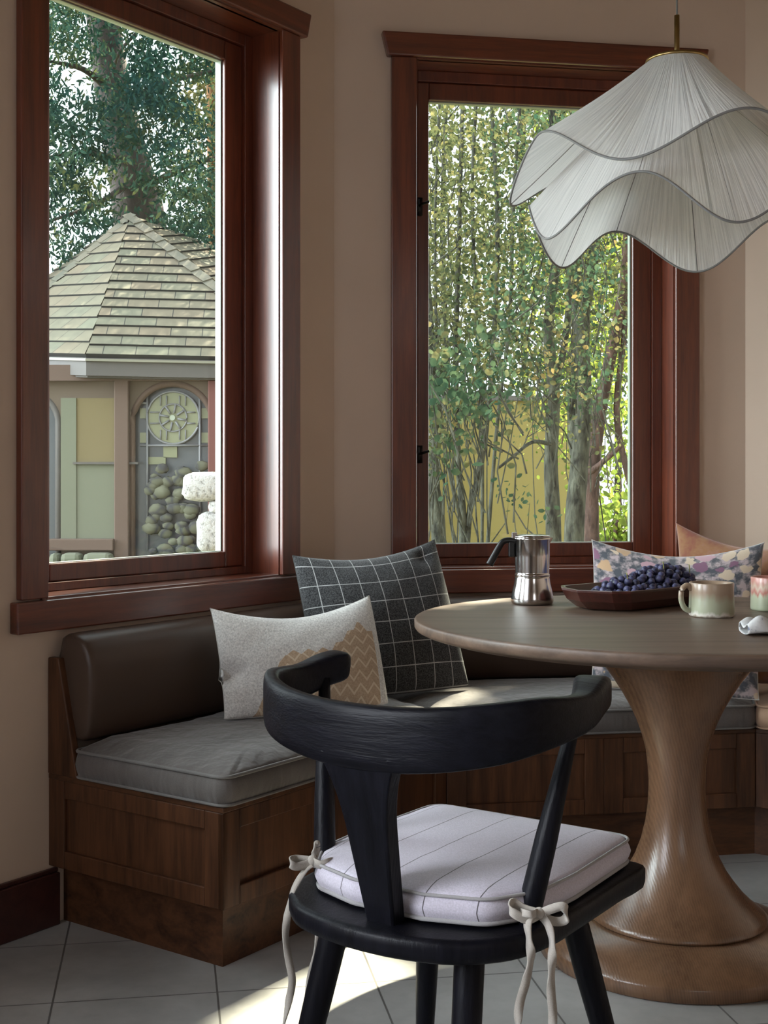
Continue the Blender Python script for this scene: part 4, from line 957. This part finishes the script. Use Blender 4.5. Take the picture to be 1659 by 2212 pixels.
def slab(nm, p0, p1, z0, z1, th, m_, parent, back=True):
    d = (p1-p0); d.z = 0; d.normalize(); n_ = Vector((-d.y,d.x,0))
    if n_.y < 0: n_ = -n_
    q = [Vector((p0.x,p0.y,z0)),Vector((p1.x,p1.y,z0)),Vector((p1.x,p1.y,z0))+n_*th,Vector((p0.x,p0.y,z0))+n_*th]
    return MB().hexa(q+[v+Vector((0,0,z1-z0)) for v in q]).build(nm, m_, parent)
zf = lambda py, D: HC-(py-1024)/2800*D
for a_, b_ in ((E0,E1),(E1,E2),(E2,E3),(EB,E0)):
    zt = min(a_.z,b_.z)
    for nm_, z0_, z1_, y0_, y1_, m_ in (('fascia',-0.185,-0.02,0,0.06,GUT),('gutter',-0.052,-0.030,-0.03,0.02,GUTL),('soffit',-0.20,-0.10,0.05,1.2,GUT)):
        q = [a_+Vector((0,y0_,z0_)), b_+Vector((0,y0_,z0_)), b_+Vector((0,y1_,z0_)), a_+Vector((0,y1_,z0_))]
        MB().hexa(q+[v+Vector((0,0,z1_-z0_)) for v in q]).build(nm_, m_, hs)
def px(x, D=DH): return (x-829.5)/2800*D
def hbox(nm, x0, x1, y0, y1, d0, d1, m_, parent, bev=0.0):
    """box spanning image columns x0..x1 and rows y0..y1 at the distance of the facade"""
    X0, X1, Z0, Z1 = px(x0), px(x1), zf(y1,DH), zf(y0,DH)
    q = [Vector((X0,d0,Z0)),Vector((X1,d0,Z0)),Vector((X1,d1,Z0)),Vector((X0,d1,Z0))]
    return MB().hexa(q+[v+Vector((0,0,Z1-Z0)) for v in q]).build(nm, m_, parent, bev=bev)
# facade with two arched openings
def arch_poly(xc, hw, ytop, ybot, k=20):
    r = hw; P_ = [(xc-hw, ybot)]
    for i in range(k+1):
        a = PI-PI*i/k; P_.append((xc+hw*math.cos(a), ytop+hw*1.0-hw*math.sin(a)))
    P_.append((xc+hw, ybot)); return P_
def facade(x0, x1, y0, y1, arches, d, th, m_, nm, parent):
    """wall strips between and above arches"""
    V=[];Fc=[]; m2 = MB(); cur = x0
    def col(xa, xb, ya, yb): 
        q=[Vector((px(xa),d,zf(yb,DH))),Vector((px(xb),d,zf(yb,DH))),Vector((px(xb),d+th,zf(yb,DH))),Vector((px(xa),d+th,zf(yb,DH)))]
        m2.hexa(q+[Vector((v.x,v.y,zf(ya,DH))) for v in q])
    for xc, hw, yt in arches:
        col(cur, xc-hw, y0, y1)
        k = 18
        for i in range(k):
            a0_, a1_ = PI-PI*i/k, PI-PI*(i+1)/k; xa, xb = xc+hw*math.cos(a0_), xc+hw*math.cos(a1_); ya, yb = yt+hw-hw*math.sin(a0_), yt+hw-hw*math.sin(a1_)
            q=[Vector((px(xa),d,zf(ya,DH))),Vector((px(xb),d,zf(yb,DH))),Vector((px(xb),d+th,zf(yb,DH))),Vector((px(xa),d+th,zf(ya,DH)))]
            m2.hexa(q+[Vector((v.x,v.y,zf(y0,DH))) for v in q])
        cur = xc+hw
    col(cur, x1, y0, y1); return m2.build(nm, m_, parent)
YG = 1024+(HC-GZ)/DH*2800
facade(-80, 700, 800, YG, [(60,70,845),(372,92,824)], DH, 0.25, BEIGE, 'wall', hs)
hbox('wall_panel', 133, 166, 860, 1165, DH-0.03, DH, SAGE, hs); hbox('wall_panel', 166, 249, 860, 1003, DH-0.02, DH, OLIVE, hs); hbox('wall_panel', 166, 249, 1003, 1165, DH-0.02, DH, SAGE, hs)
hbox('rail', 110, 250, 1163, 1188, DH-0.12, DH, BROWN, hs, 0.01); hbox('post', 250, 281, 820, YG, DH-0.08, DH, BROWN, hs, 0.01); hbox('post', 452, 700, 812, YG, DH-0.10, DH, REDB, hs, 0.01)
hbox('frieze', -80, 700, 790, 824, DH-0.10, DH, BROWN, hs)
hbox('trellis_bar', 160, 300, 998, 1003, DH-0.05, DH-0.02, GUT, hs)
for xa, xb in ((118,140),(142,186),(190,250)): hbox('base_stone', xa, xb, 1192, 1226, DH-0.25, DH-0.02, SAGE, hs, 0.05)
for xc, hw, yt in ((60,66,848),(372,88,828)):
    aw = MB(); P_ = arch_poly(xc, hw, yt, YG-10)
    aw.tube([Vector((px(x),DH+0.02,zf(y,DH))) for x,y in P_], 0.035, 8); fr = aw.build('arched_window', BROWN if xc>100 else GUT, hs, smooth=True)
    V = [Vector((px(x),DH+0.10,zf(y,DH))) for x,y in P_]; k=len(V); V += [v+Vector((0,0.03,0)) for v in V]
    mesh('pane', V, [tuple(range(k)),tuple(range(2*k-1,k-1,-1))]+[(i,(i+1)%k,k+(i+1)%k,k+i) for i in range(k)], STG, fr)
# leaded rose of the arched window and stones standing in for the reflection in its lower lights
def disc(nm, xc, yc, r, d, m_, parent, k=28, th=0.03):
    V=[Vector((px(xc+r*math.cos(2*PI*i/k)),d,zf(yc+r*math.sin(2*PI*i/k),DH))) for i in range(k)]; V+= [v+Vector((0,th,0)) for v in V]
    return fixn(mesh(nm, V, [tuple(range(k)),tuple(range(2*k-1,k-1,-1))]+[(i,(i+1)%k,k+(i+1)%k,k+i) for i in range(k)], m_, parent))
disc('rose_glass', 372, 902, 56, DH+0.06, PALEG, fr); disc('rose_centre', 371, 902, 6, DH+0.035, BEAD, fr, 12)
for xa, ya, w_, h_ in ((306,892,14,22),(306,945,14,22),(440,892,14,22),(440,945,14,22),(365,975,30,26),(335,995,40,16)):
    hbox('pale_light', xa-w_/2, xa+w_/2, ya-h_/2, ya+h_/2, DH+0.07, DH+0.09, PALEG, fr)
ld = MB()
def lt(x0,y0,x1,y1,r=0.011): ld.tube([Vector((px(x0),DH+0.05,zf(y0,DH))),Vector((px(x1),DH+0.05,zf(y1,DH)))], r, 6)
for k in range(8): a=2*PI*k/8+0.2; lt(372+10*math.cos(a),902+10*math.sin(a),372+30*math.cos(a),902+30*math.sin(a))
for x in (345,358,386,399): lt(x,902-48,x,902-26,.007); lt(x,902+26,x,902+48,.007)
for y in (890,914): lt(322,y,342,y,.007); lt(402,y,420,y,.007)
ld.tube([Vector((px(372+57*math.cos(2*PI*i/32)),DH+0.05,zf(902+57*math.sin(2*PI*i/32),DH))) for i in range(33)],0.011,6,cap=False)
ld.tube([Vector((px(372+30*math.cos(2*PI*i/24)),DH+0.05,zf(902+30*math.sin(2*PI*i/24),DH))) for i in range(25)],0.008,6,cap=False)
lt(316,835,316,1190); lt(430,850,430,1190); lt(300,962,450,962); lt(300,870,318,870)
ld.build('lead_came', LEAD, fr, smooth=True)
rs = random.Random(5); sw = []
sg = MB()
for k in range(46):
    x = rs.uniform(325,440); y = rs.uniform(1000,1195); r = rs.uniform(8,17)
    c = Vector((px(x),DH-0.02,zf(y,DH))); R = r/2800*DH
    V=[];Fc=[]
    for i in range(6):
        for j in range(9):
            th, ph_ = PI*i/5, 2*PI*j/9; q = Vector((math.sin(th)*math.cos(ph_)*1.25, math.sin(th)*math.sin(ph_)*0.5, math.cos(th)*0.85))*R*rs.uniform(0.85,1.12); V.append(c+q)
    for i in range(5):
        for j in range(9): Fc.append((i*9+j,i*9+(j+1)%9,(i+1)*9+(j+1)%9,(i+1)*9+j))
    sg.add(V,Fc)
ss = sg.build('reflected_stones', STONE, hs, smooth=True)  # stones modelled to imitate the reflection in the arched pane

# --- white rough stones on the terrace outside the left window
def rock(nm, c, dims, seed, label, sq=0.45):
    r = random.Random(seed); V=[];Fc=[]; n1_, n2_ = 14, 20
    for i in range(n1_+1):
        for j in range(n2_):
            a, b_ = PI*i/n1_, 2*PI*j/n2_; f = lambda v: math.copysign(abs(v)**sq, v)
            q = Vector((f(math.sin(a))*f(math.cos(b_))*dims[0]/2, f(math.sin(a))*f(math.sin(b_))*dims[1]/2, f(math.cos(a))*dims[2]/2))
            q *= 1+0.05*math.sin(3*b_+seed)+0.03*r.uniform(-1,1); V.append(c+q)
    for i in range(n1_):
        for j in range(n2_): Fc.append((i*n2_+j,i*n2_+(j+1)%n2_,(i+1)*n2_+(j+1)%n2_,(i+1)*n2_+j))
    o = mesh(nm, V, Fc, WHS, None, smooth=True); fixn(o); tag(o, label, 'stone'); return o
DS = 5.2
def rk(x0,x1,y0,y1,seed,label,depth=0.22,zb=None):
    z0 = zf(y1,DS); c = at((x0+x1)/2,(y0+y1)/2,DS+depth/2)
    return rock('white_stone', c, ((x1-x0)/2800*DS,depth,(y1-y0)/2800*DS), seed, label)
rk(392,530,1020,1082,1,'flat rough white stone seen low in the left window, topmost of the stacked stones')
rk(426,540,1104,1192,2,'tall rough white stone low in the left window, under the flat one')
rk(455,560,1078,1110,4,'small white stone wedged between the flat and the tall one, at the window edge')
rk(415,610,1188,1846,3,'tall rough white block at the foot of the stone stack outside the left window',0.34)
bpy.data.objects['white_stone.003'].location.z += 0.0

# --- trees
CONB = bark('conifer_bark', (0.05,0.042,0.042), (0.14,0.115,0.11), 5)
ORB = bark('orange_bark', (0.16,0.075,0.035), (0.30,0.16,0.08), 5)
MOSB = bark('mossy_bark', (0.008,0.008,0.006), (0.085,0.088,0.066), 26)
REDK = bark('reddish_bark', (0.020,0.012,0.010), (0.10,0.060,0.048), 20)
CONL = leafmat('conifer_needles', (0.014,0.040,0.040), (0.036,0.080,0.058), (0.12,0.13,0.05), 0.9, 0.4)  # yellowish third tone paints lit spots into the needles
def trunk(pts, parent, m_, name='trunk'):
    """pts: (px, py, D, half width in px)"""
    P_ = [at(x,y,D) for x,y,D,w_ in pts]; W_ = [w_/2800*D for x,y,D,w_ in pts]
    S_ = smoothpts(P_, 6); R_ = [v.x for v in smoothpts([(w_,0,0) for w_ in W_], 6)]
    return MB().tube(S_, R_, 12).build(name, m_, parent, smooth=True)
gb = lambda D: 1024+(HC-GZ)/D*2800
cf = thing('conifer', Vector((at(310,gb(17),17).x,17,GZ)), 'large dark conifer with thick leaning trunk rising behind the garden house', 'tree')
trunk([(330,gb(17),17,68),(318,700,17,62),(300,470,17,56),(272,330,17,46),(245,200,17,40),(225,60,17,36),(205,-120,17,30),(190,-500,17,20)], cf, CONB)
for b_ in ([(240,200,17,9),(180,150,16.5,6),(90,130,16,3)],[(250,250,17,9),(330,190,16,6),(470,150,15.5,3)],[(275,350,17,10),(180,330,16,6),(60,350,15,3)],[(290,420,17,9),(400,360,16.2,6),(520,330,15.5,3)],[(285,390,17,8),(210,440,16,5),(100,480,15.3,3)],[(240,180,17,6),(260,110,16.4,4),(350,20,16,3)]):
    trunk(b_, cf, CONB, 'bough')
r = np.random.default_rng(3); Cc = []
gaps = [(165,180,36,46,.97),(128,120,30,30,.8),(405,185,36,34,.85),(222,385,20,46,.9),(120,525,60,34,.85),(352,300,26,30,.5),(455,240,20,90,.55),(120,330,26,40,.45),(185,505,34,22,.7)]
tr_vis = [(250,110,34,60,.75),(300,440,46,50,.82),(262,180,26,30,.4)]
n_ = 0
while n_ < 1500:
    x, y = r.uniform(-260,760), r.uniform(-420,570); D = r.uniform(14.3,16.6)
    if 60 < x < 520 and y > -60:
        rej = 0
        for gx_,gy_,rx_,ry_,pr in gaps+tr_vis:
            if ((x-gx_)/rx_)**2+((y-gy_)/ry_)**2 < 1.2: rej = max(rej,pr)
        txc = np.interp(y,[-60,60,200,330,470],[212,225,245,272,300]); hw_ = np.interp(y,[-60,470],[34,56])
        if abs(x-txc) < hw_: rej = max(rej, 0.85 if (y<190 or y>350) else 0.55)
        if r.uniform() < rej: continue
        if x > 475: continue
    elif r.uniform() < 0.5: continue
    p = np.array(at(x,y,D)); sp_ = r.uniform(0.10,0.24); k = 40
    d = r.normal(size=(k,3))*np.array([sp_,sp_,sp_*0.45]); d[:,2] -= np.abs(d[:,0])*0.35
    Cc.append(p+d); n_ += 1
leaves('foliage', np.concatenate(Cc), 0.085, CONL, cf, 0.36, 0.8, 4)
c2 = thing('slender_conifer', Vector((at(462,gb(18),18).x,18,GZ)), 'slender orange-brown trunk at the right side of the left window view', 'tree')
trunk([(464,gb(18),18,15),(462,500,18,14),(458,200,18,12),(456,0,18,11),(452,-300,18,8)], c2, ORB)
r = np.random.default_rng(8); Cc=[]
for k in range(130): Cc.append(np.array(at(r.uniform(420,600),r.uniform(-200,330),r.uniform(17.5,18.8)))+r.normal(size=(20,3))*0.16)
leaves('foliage', np.concatenate(Cc), 0.11, leafmat('pale_needles', (0.05,0.07,0.04),(0.14,0.13,0.06),(0.3,0.24,0.12),0.9,0.4), c2, 0.5, 0.4, 5)

# small trees beyond the back window
OW_ = thing('garden_wall', Vector((at(1100,gb(13),13).x,13,GZ)), 'ochre yellow garden wall behind the trees outside the back window', 'wall')
OCW, _, _ = mat('ochre_wall', (0.20,0.155,0.045), 0.9)
MB().hexa([Vector((px(x,13),y,GZ)) for x,y in ((600,13),(1288,13),(1288,13.3),(600,13.3))]+[Vector((px(x,13),y,zf(862,13))) for x,y in ((600,13),(1288,13),(1288,13.3),(600,13.3))]).build('wall_body', OCW, OW_)
MB().hexa([Vector((px(x,13),y,zf(866,13))) for x,y in ((595,12.94),(1293,12.94),(1293,13.36),(595,13.36))]+[Vector((px(x,13),y,zf(855,13))) for x,y in ((595,12.94),(1293,12.94),(1293,13.36),(595,13.36))]).build('coping', GUT, OW_)
LV1 = leafmat('dogwood_leaves', (0.022,0.052,0.036), (0.060,0.095,0.052), (0.20,0.15,0.06), 2.0, 0.45)
LV2 = leafmat('backlit_leaves', (0.075,0.12,0.022), (0.20,0.26,0.045), (0.40,0.36,0.07), 1.5, 0.6)
LV3 = leafmat('grey_green_leaves', (0.030,0.040,0.022), (0.08,0.092,0.042), (0.19,0.17,0.07), 2.0, 0.45)
def grow(name, label, base, stems, lm, bm_, leafspec, seed, size=0.05, asp=0.75, twigs=40, group=None):
    """stems: pixel polylines at their own distance; leafspec: (x0,x1,y0,y1,D0,D1,clumps,per clump,spread)"""
    D = base[1]; o = thing(name, Vector((at(base[0],gb(D),D).x,D,GZ)), label, 'tree', group)
    for s in stems: trunk(s, o, bm_, 'trunk' if s[0][3] > 9 else 'stem')
    r = np.random.default_rng(seed); Cc=[]; tw = MB()
    for (x0,x1,y0,y1,D0,D1,nc,pc,sp) in leafspec:
        for k in range(nc):
            p = np.array(at(r.uniform(x0,x1),r.uniform(y0,y1),r.uniform(D0,D1))); Cc.append(p+r.normal(size=(pc,3))*sp)
            if k < twigs:
                q = Vector(p)-Vector((r.normal()*0.12,r.normal()*0.12,abs(r.normal())*0.35+0.15)); tw.tube([q,q.lerp(Vector(p),0.35)+Vector((r.normal()*0.03,0,0)),q.lerp(Vector(p),0.7)+Vector((r.normal()*0.03,0,0)),Vector(p)],[0.005,0.004,0.003,0.0015],5)
    if tw.v: tw.build('twigs', bm_, o)
    leaves('foliage', np.concatenate(Cc), size, lm, o, asp, 0.3, seed); return o
g6 = gb(7)
grow('multi_stem_shrub', 'many thin upright stems with dull green leaves at the left of the back window view', (1020,7.0),
     [[(1010,g6,7,8),(1008,1170,7,8),(1040,1000,7,6),(1062,800,7.1,5),(1075,500,7.2,5),(1060,200,7.3,4)],[(1004,g6,7,8),(1000,1150,7,9),(990,1000,7,6),(985,760,7,6),(992,500,7,5),(1000,180,7,4)],
      [(1035,g6,7.2,5),(1042,1000,7.2,4),(1030,700,7.2,4),(1020,400,7.2,4),(1035,150,7.2,3)],[(1020,g6,7.4,5),(1070,960,7.4,4),(1100,700,7.4,4),(1110,420,7.4,4),(1130,150,7.4,3)],
      [(1008,1165,7,4),(975,1040,6.9,4),(948,850,6.9,4),(940,500,6.9,3),(950,200,6.9,3)]], LV3, MOSB,
     [(860,1120,150,760,6.3,8.3,560,13,0.11),(880,1010,560,880,6.2,7.2,60,10,0.09)], 21, 0.026)
grow('leaning_tree', 'mottled grey trunk at the far left of the back window view', (935,6.6), [[(950,gb(6.6),6.6,17),(948,1170,6.6,16),(935,1040,6.6,15),(940,900,6.6,13),(925,700,6.6,12),(900,300,6.6,9)]], LV1, MOSB,
     [(880,1080,760,930,5.6,6.6,70,9,0.09),(900,990,930,1030,5.6,6.2,10,7,0.05)], 22, 0.042, 0.8)
grow('dogwood_tree', 'grey mottled trunk in the middle of the back window with round green leaves', (1195,7.6),
     [[(1198,gb(7.6),7.6,18),(1196,1170,7.6,17),(1190,1000,7.6,15),(1196,850,7.6,14),(1185,700,7.6,12),(1205,500,7.6,10),(1190,200,7.6,8)],[(1192,960,7.6,5),(1150,955,7.3,4),(1110,985,7.1,3.5),(1078,1010,7.0,3)],[(1196,850,7.6,8),(1225,700,7.7,7),(1240,400,7.8,5),(1225,150,7.8,4)]], LV1, MOSB,
     [(1040,1300,560,880,6.0,7.8,190,11,0.11),(1080,1300,150,620,6.5,8.5,230,13,0.13),(1100,1180,1060,1100,6.4,6.6,5,9,0.05)], 23, 0.029, 0.72)
grow('forked_tree', 'pair of thick mossy trunks right of centre in the back window', (1255,8.2),
     [[(1240,gb(8.2),8.2,24),(1240,1170,8.2,22),(1250,1020,8.2,20),(1262,860,8.2,17),(1258,700,8.2,15),(1285,520,8.2,12),(1290,200,8.2,9)],[(1250,1060,8.2,12),(1238,900,8.3,12),(1245,700,8.3,10),(1255,400,8.3,8)]], LV3, MOSB,
     [(1130,1400,150,700,7.6,9.5,430,13,0.14),(1120,1400,700,960,7.8,9,70,11,0.10)], 24, 0.030)
grow('reddish_tree', 'leaning reddish-brown trunk near the right side of the back window', (1285,8.8),
     [[(1278,gb(8.8),8.8,20),(1276,1170,8.8,18),(1280,1000,8.8,17),(1305,840,8.8,14),(1335,690,8.8,12),(1352,560,8.8,10),(1365,300,8.8,8)],[(1262,1030,8.8,8),(1300,1000,8.7,6),(1345,960,8.6,5)],[(1392,1150,8.8,8),(1350,1000,8.8,7),(1332,880,8.8,7),(1350,700,8.8,6),(1362,400,8.8,5)]], LV2, REDK,
     [(1200,1420,150,1000,9.0,11.0,560,13,0.16)], 25, 0.040)
grow('bright_bush', 'sunlit yellow-green bush low at the right of the back window', (1340,9.6), [[(1330,gb(9.6),9.6,6),(1328,1180,9.6,5),(1335,1120,9.6,3)]], LV2, REDK, [(1278,1420,1085,1190,9.4,10.2,55,10,0.10),(1270,1420,960,1090,10.4,11.5,24,9,0.12)], 26, 0.07)
for i, (x, D, lab) in enumerate(((960,15,'pale grey-green tree far behind, left part of the back window'),(1130,16,'light green tree far behind, middle of the back window'),(1330,15,'yellow-green tree far behind, right part of the back window'))):
    grow('distant_tree', lab, (x,D), [[(x,gb(D),D,9),(x+6,900,D,8),(x-4,500,D,6),(x+8,100,D,4)]], (LV3,LV3,LV2)[i], MOSB, [(x-120,x+120,180,860,D-1,D+1,(105,120,170)[i],12,0.22)], 40+i, 0.10, twigs=30)
# unseen tree added right of the bay so its crown dapples the sun
stx = thing('added_shade_tree', (4.3, 7.4, GZ), 'unseen leafy tree added to the right outside to dapple the sun on the back window', 'tree')
MB().tube([(4.3,7.4,GZ),(4.25,7.5,2),(4.1,7.6,3.8),(3.9,7.8,5.2)], [0.2,0.17,0.12,0.06], 12).build('trunk', MOSB, stx, smooth=True)
r = np.random.default_rng(77); S = np.array(SUN_TRAVEL)
# crown gaps shaped to put sun on: floor by the chair, bench cushions, table, pillow tops
OPEN = [(atz(x,y,0),0.085) for x,y in ((470,2195),(520,2180),(570,2160),(620,2135),(660,2105),(560,2210),(620,2190),(680,2165),(740,2130),(790,2085),(840,2055),(870,2080),(830,2110),(780,2050))]
OPEN += [(atz(x,y,0.47),0.10) for x,y in ((1010,1492),(1070,1478),(960,1505),(900,1515))]+[(atz(x,y,0.455),0.06) for x,y in ((500,1650),(650,1630),(620,1650))]+[(atz(x,y,0.75),0.13) for x,y in ((965,1305),(1000,1300),(1050,1293),(1090,1290))]
OPEN += [(Vector((0.14,3.86,0.86)),0.09),(Vector((0.10,3.84,0.80)),0.08),(Vector((-0.06,3.55,0.74)),0.07),(Vector((-0.2,3.45,0.72)),0.06)]
Cc = []
for k in range(SHADE_N):
    t0 = r.uniform(-0.15,1.5); zz = r.uniform(0.3,2.8); p = np.array(FB(t0,-0.1,zz)); d = r.uniform(5.2,6.6)
    q = p-S*d
    if any(np.linalg.norm(np.cross(q-np.array(w_), S)) < rad_ for w_, rad_ in OPEN): continue
    Cc.append(q+r.normal(size=(9,3))*0.05)
leaves('foliage', np.concatenate(Cc), 0.12, LV1, stx, 0.8, 0.2, 51)
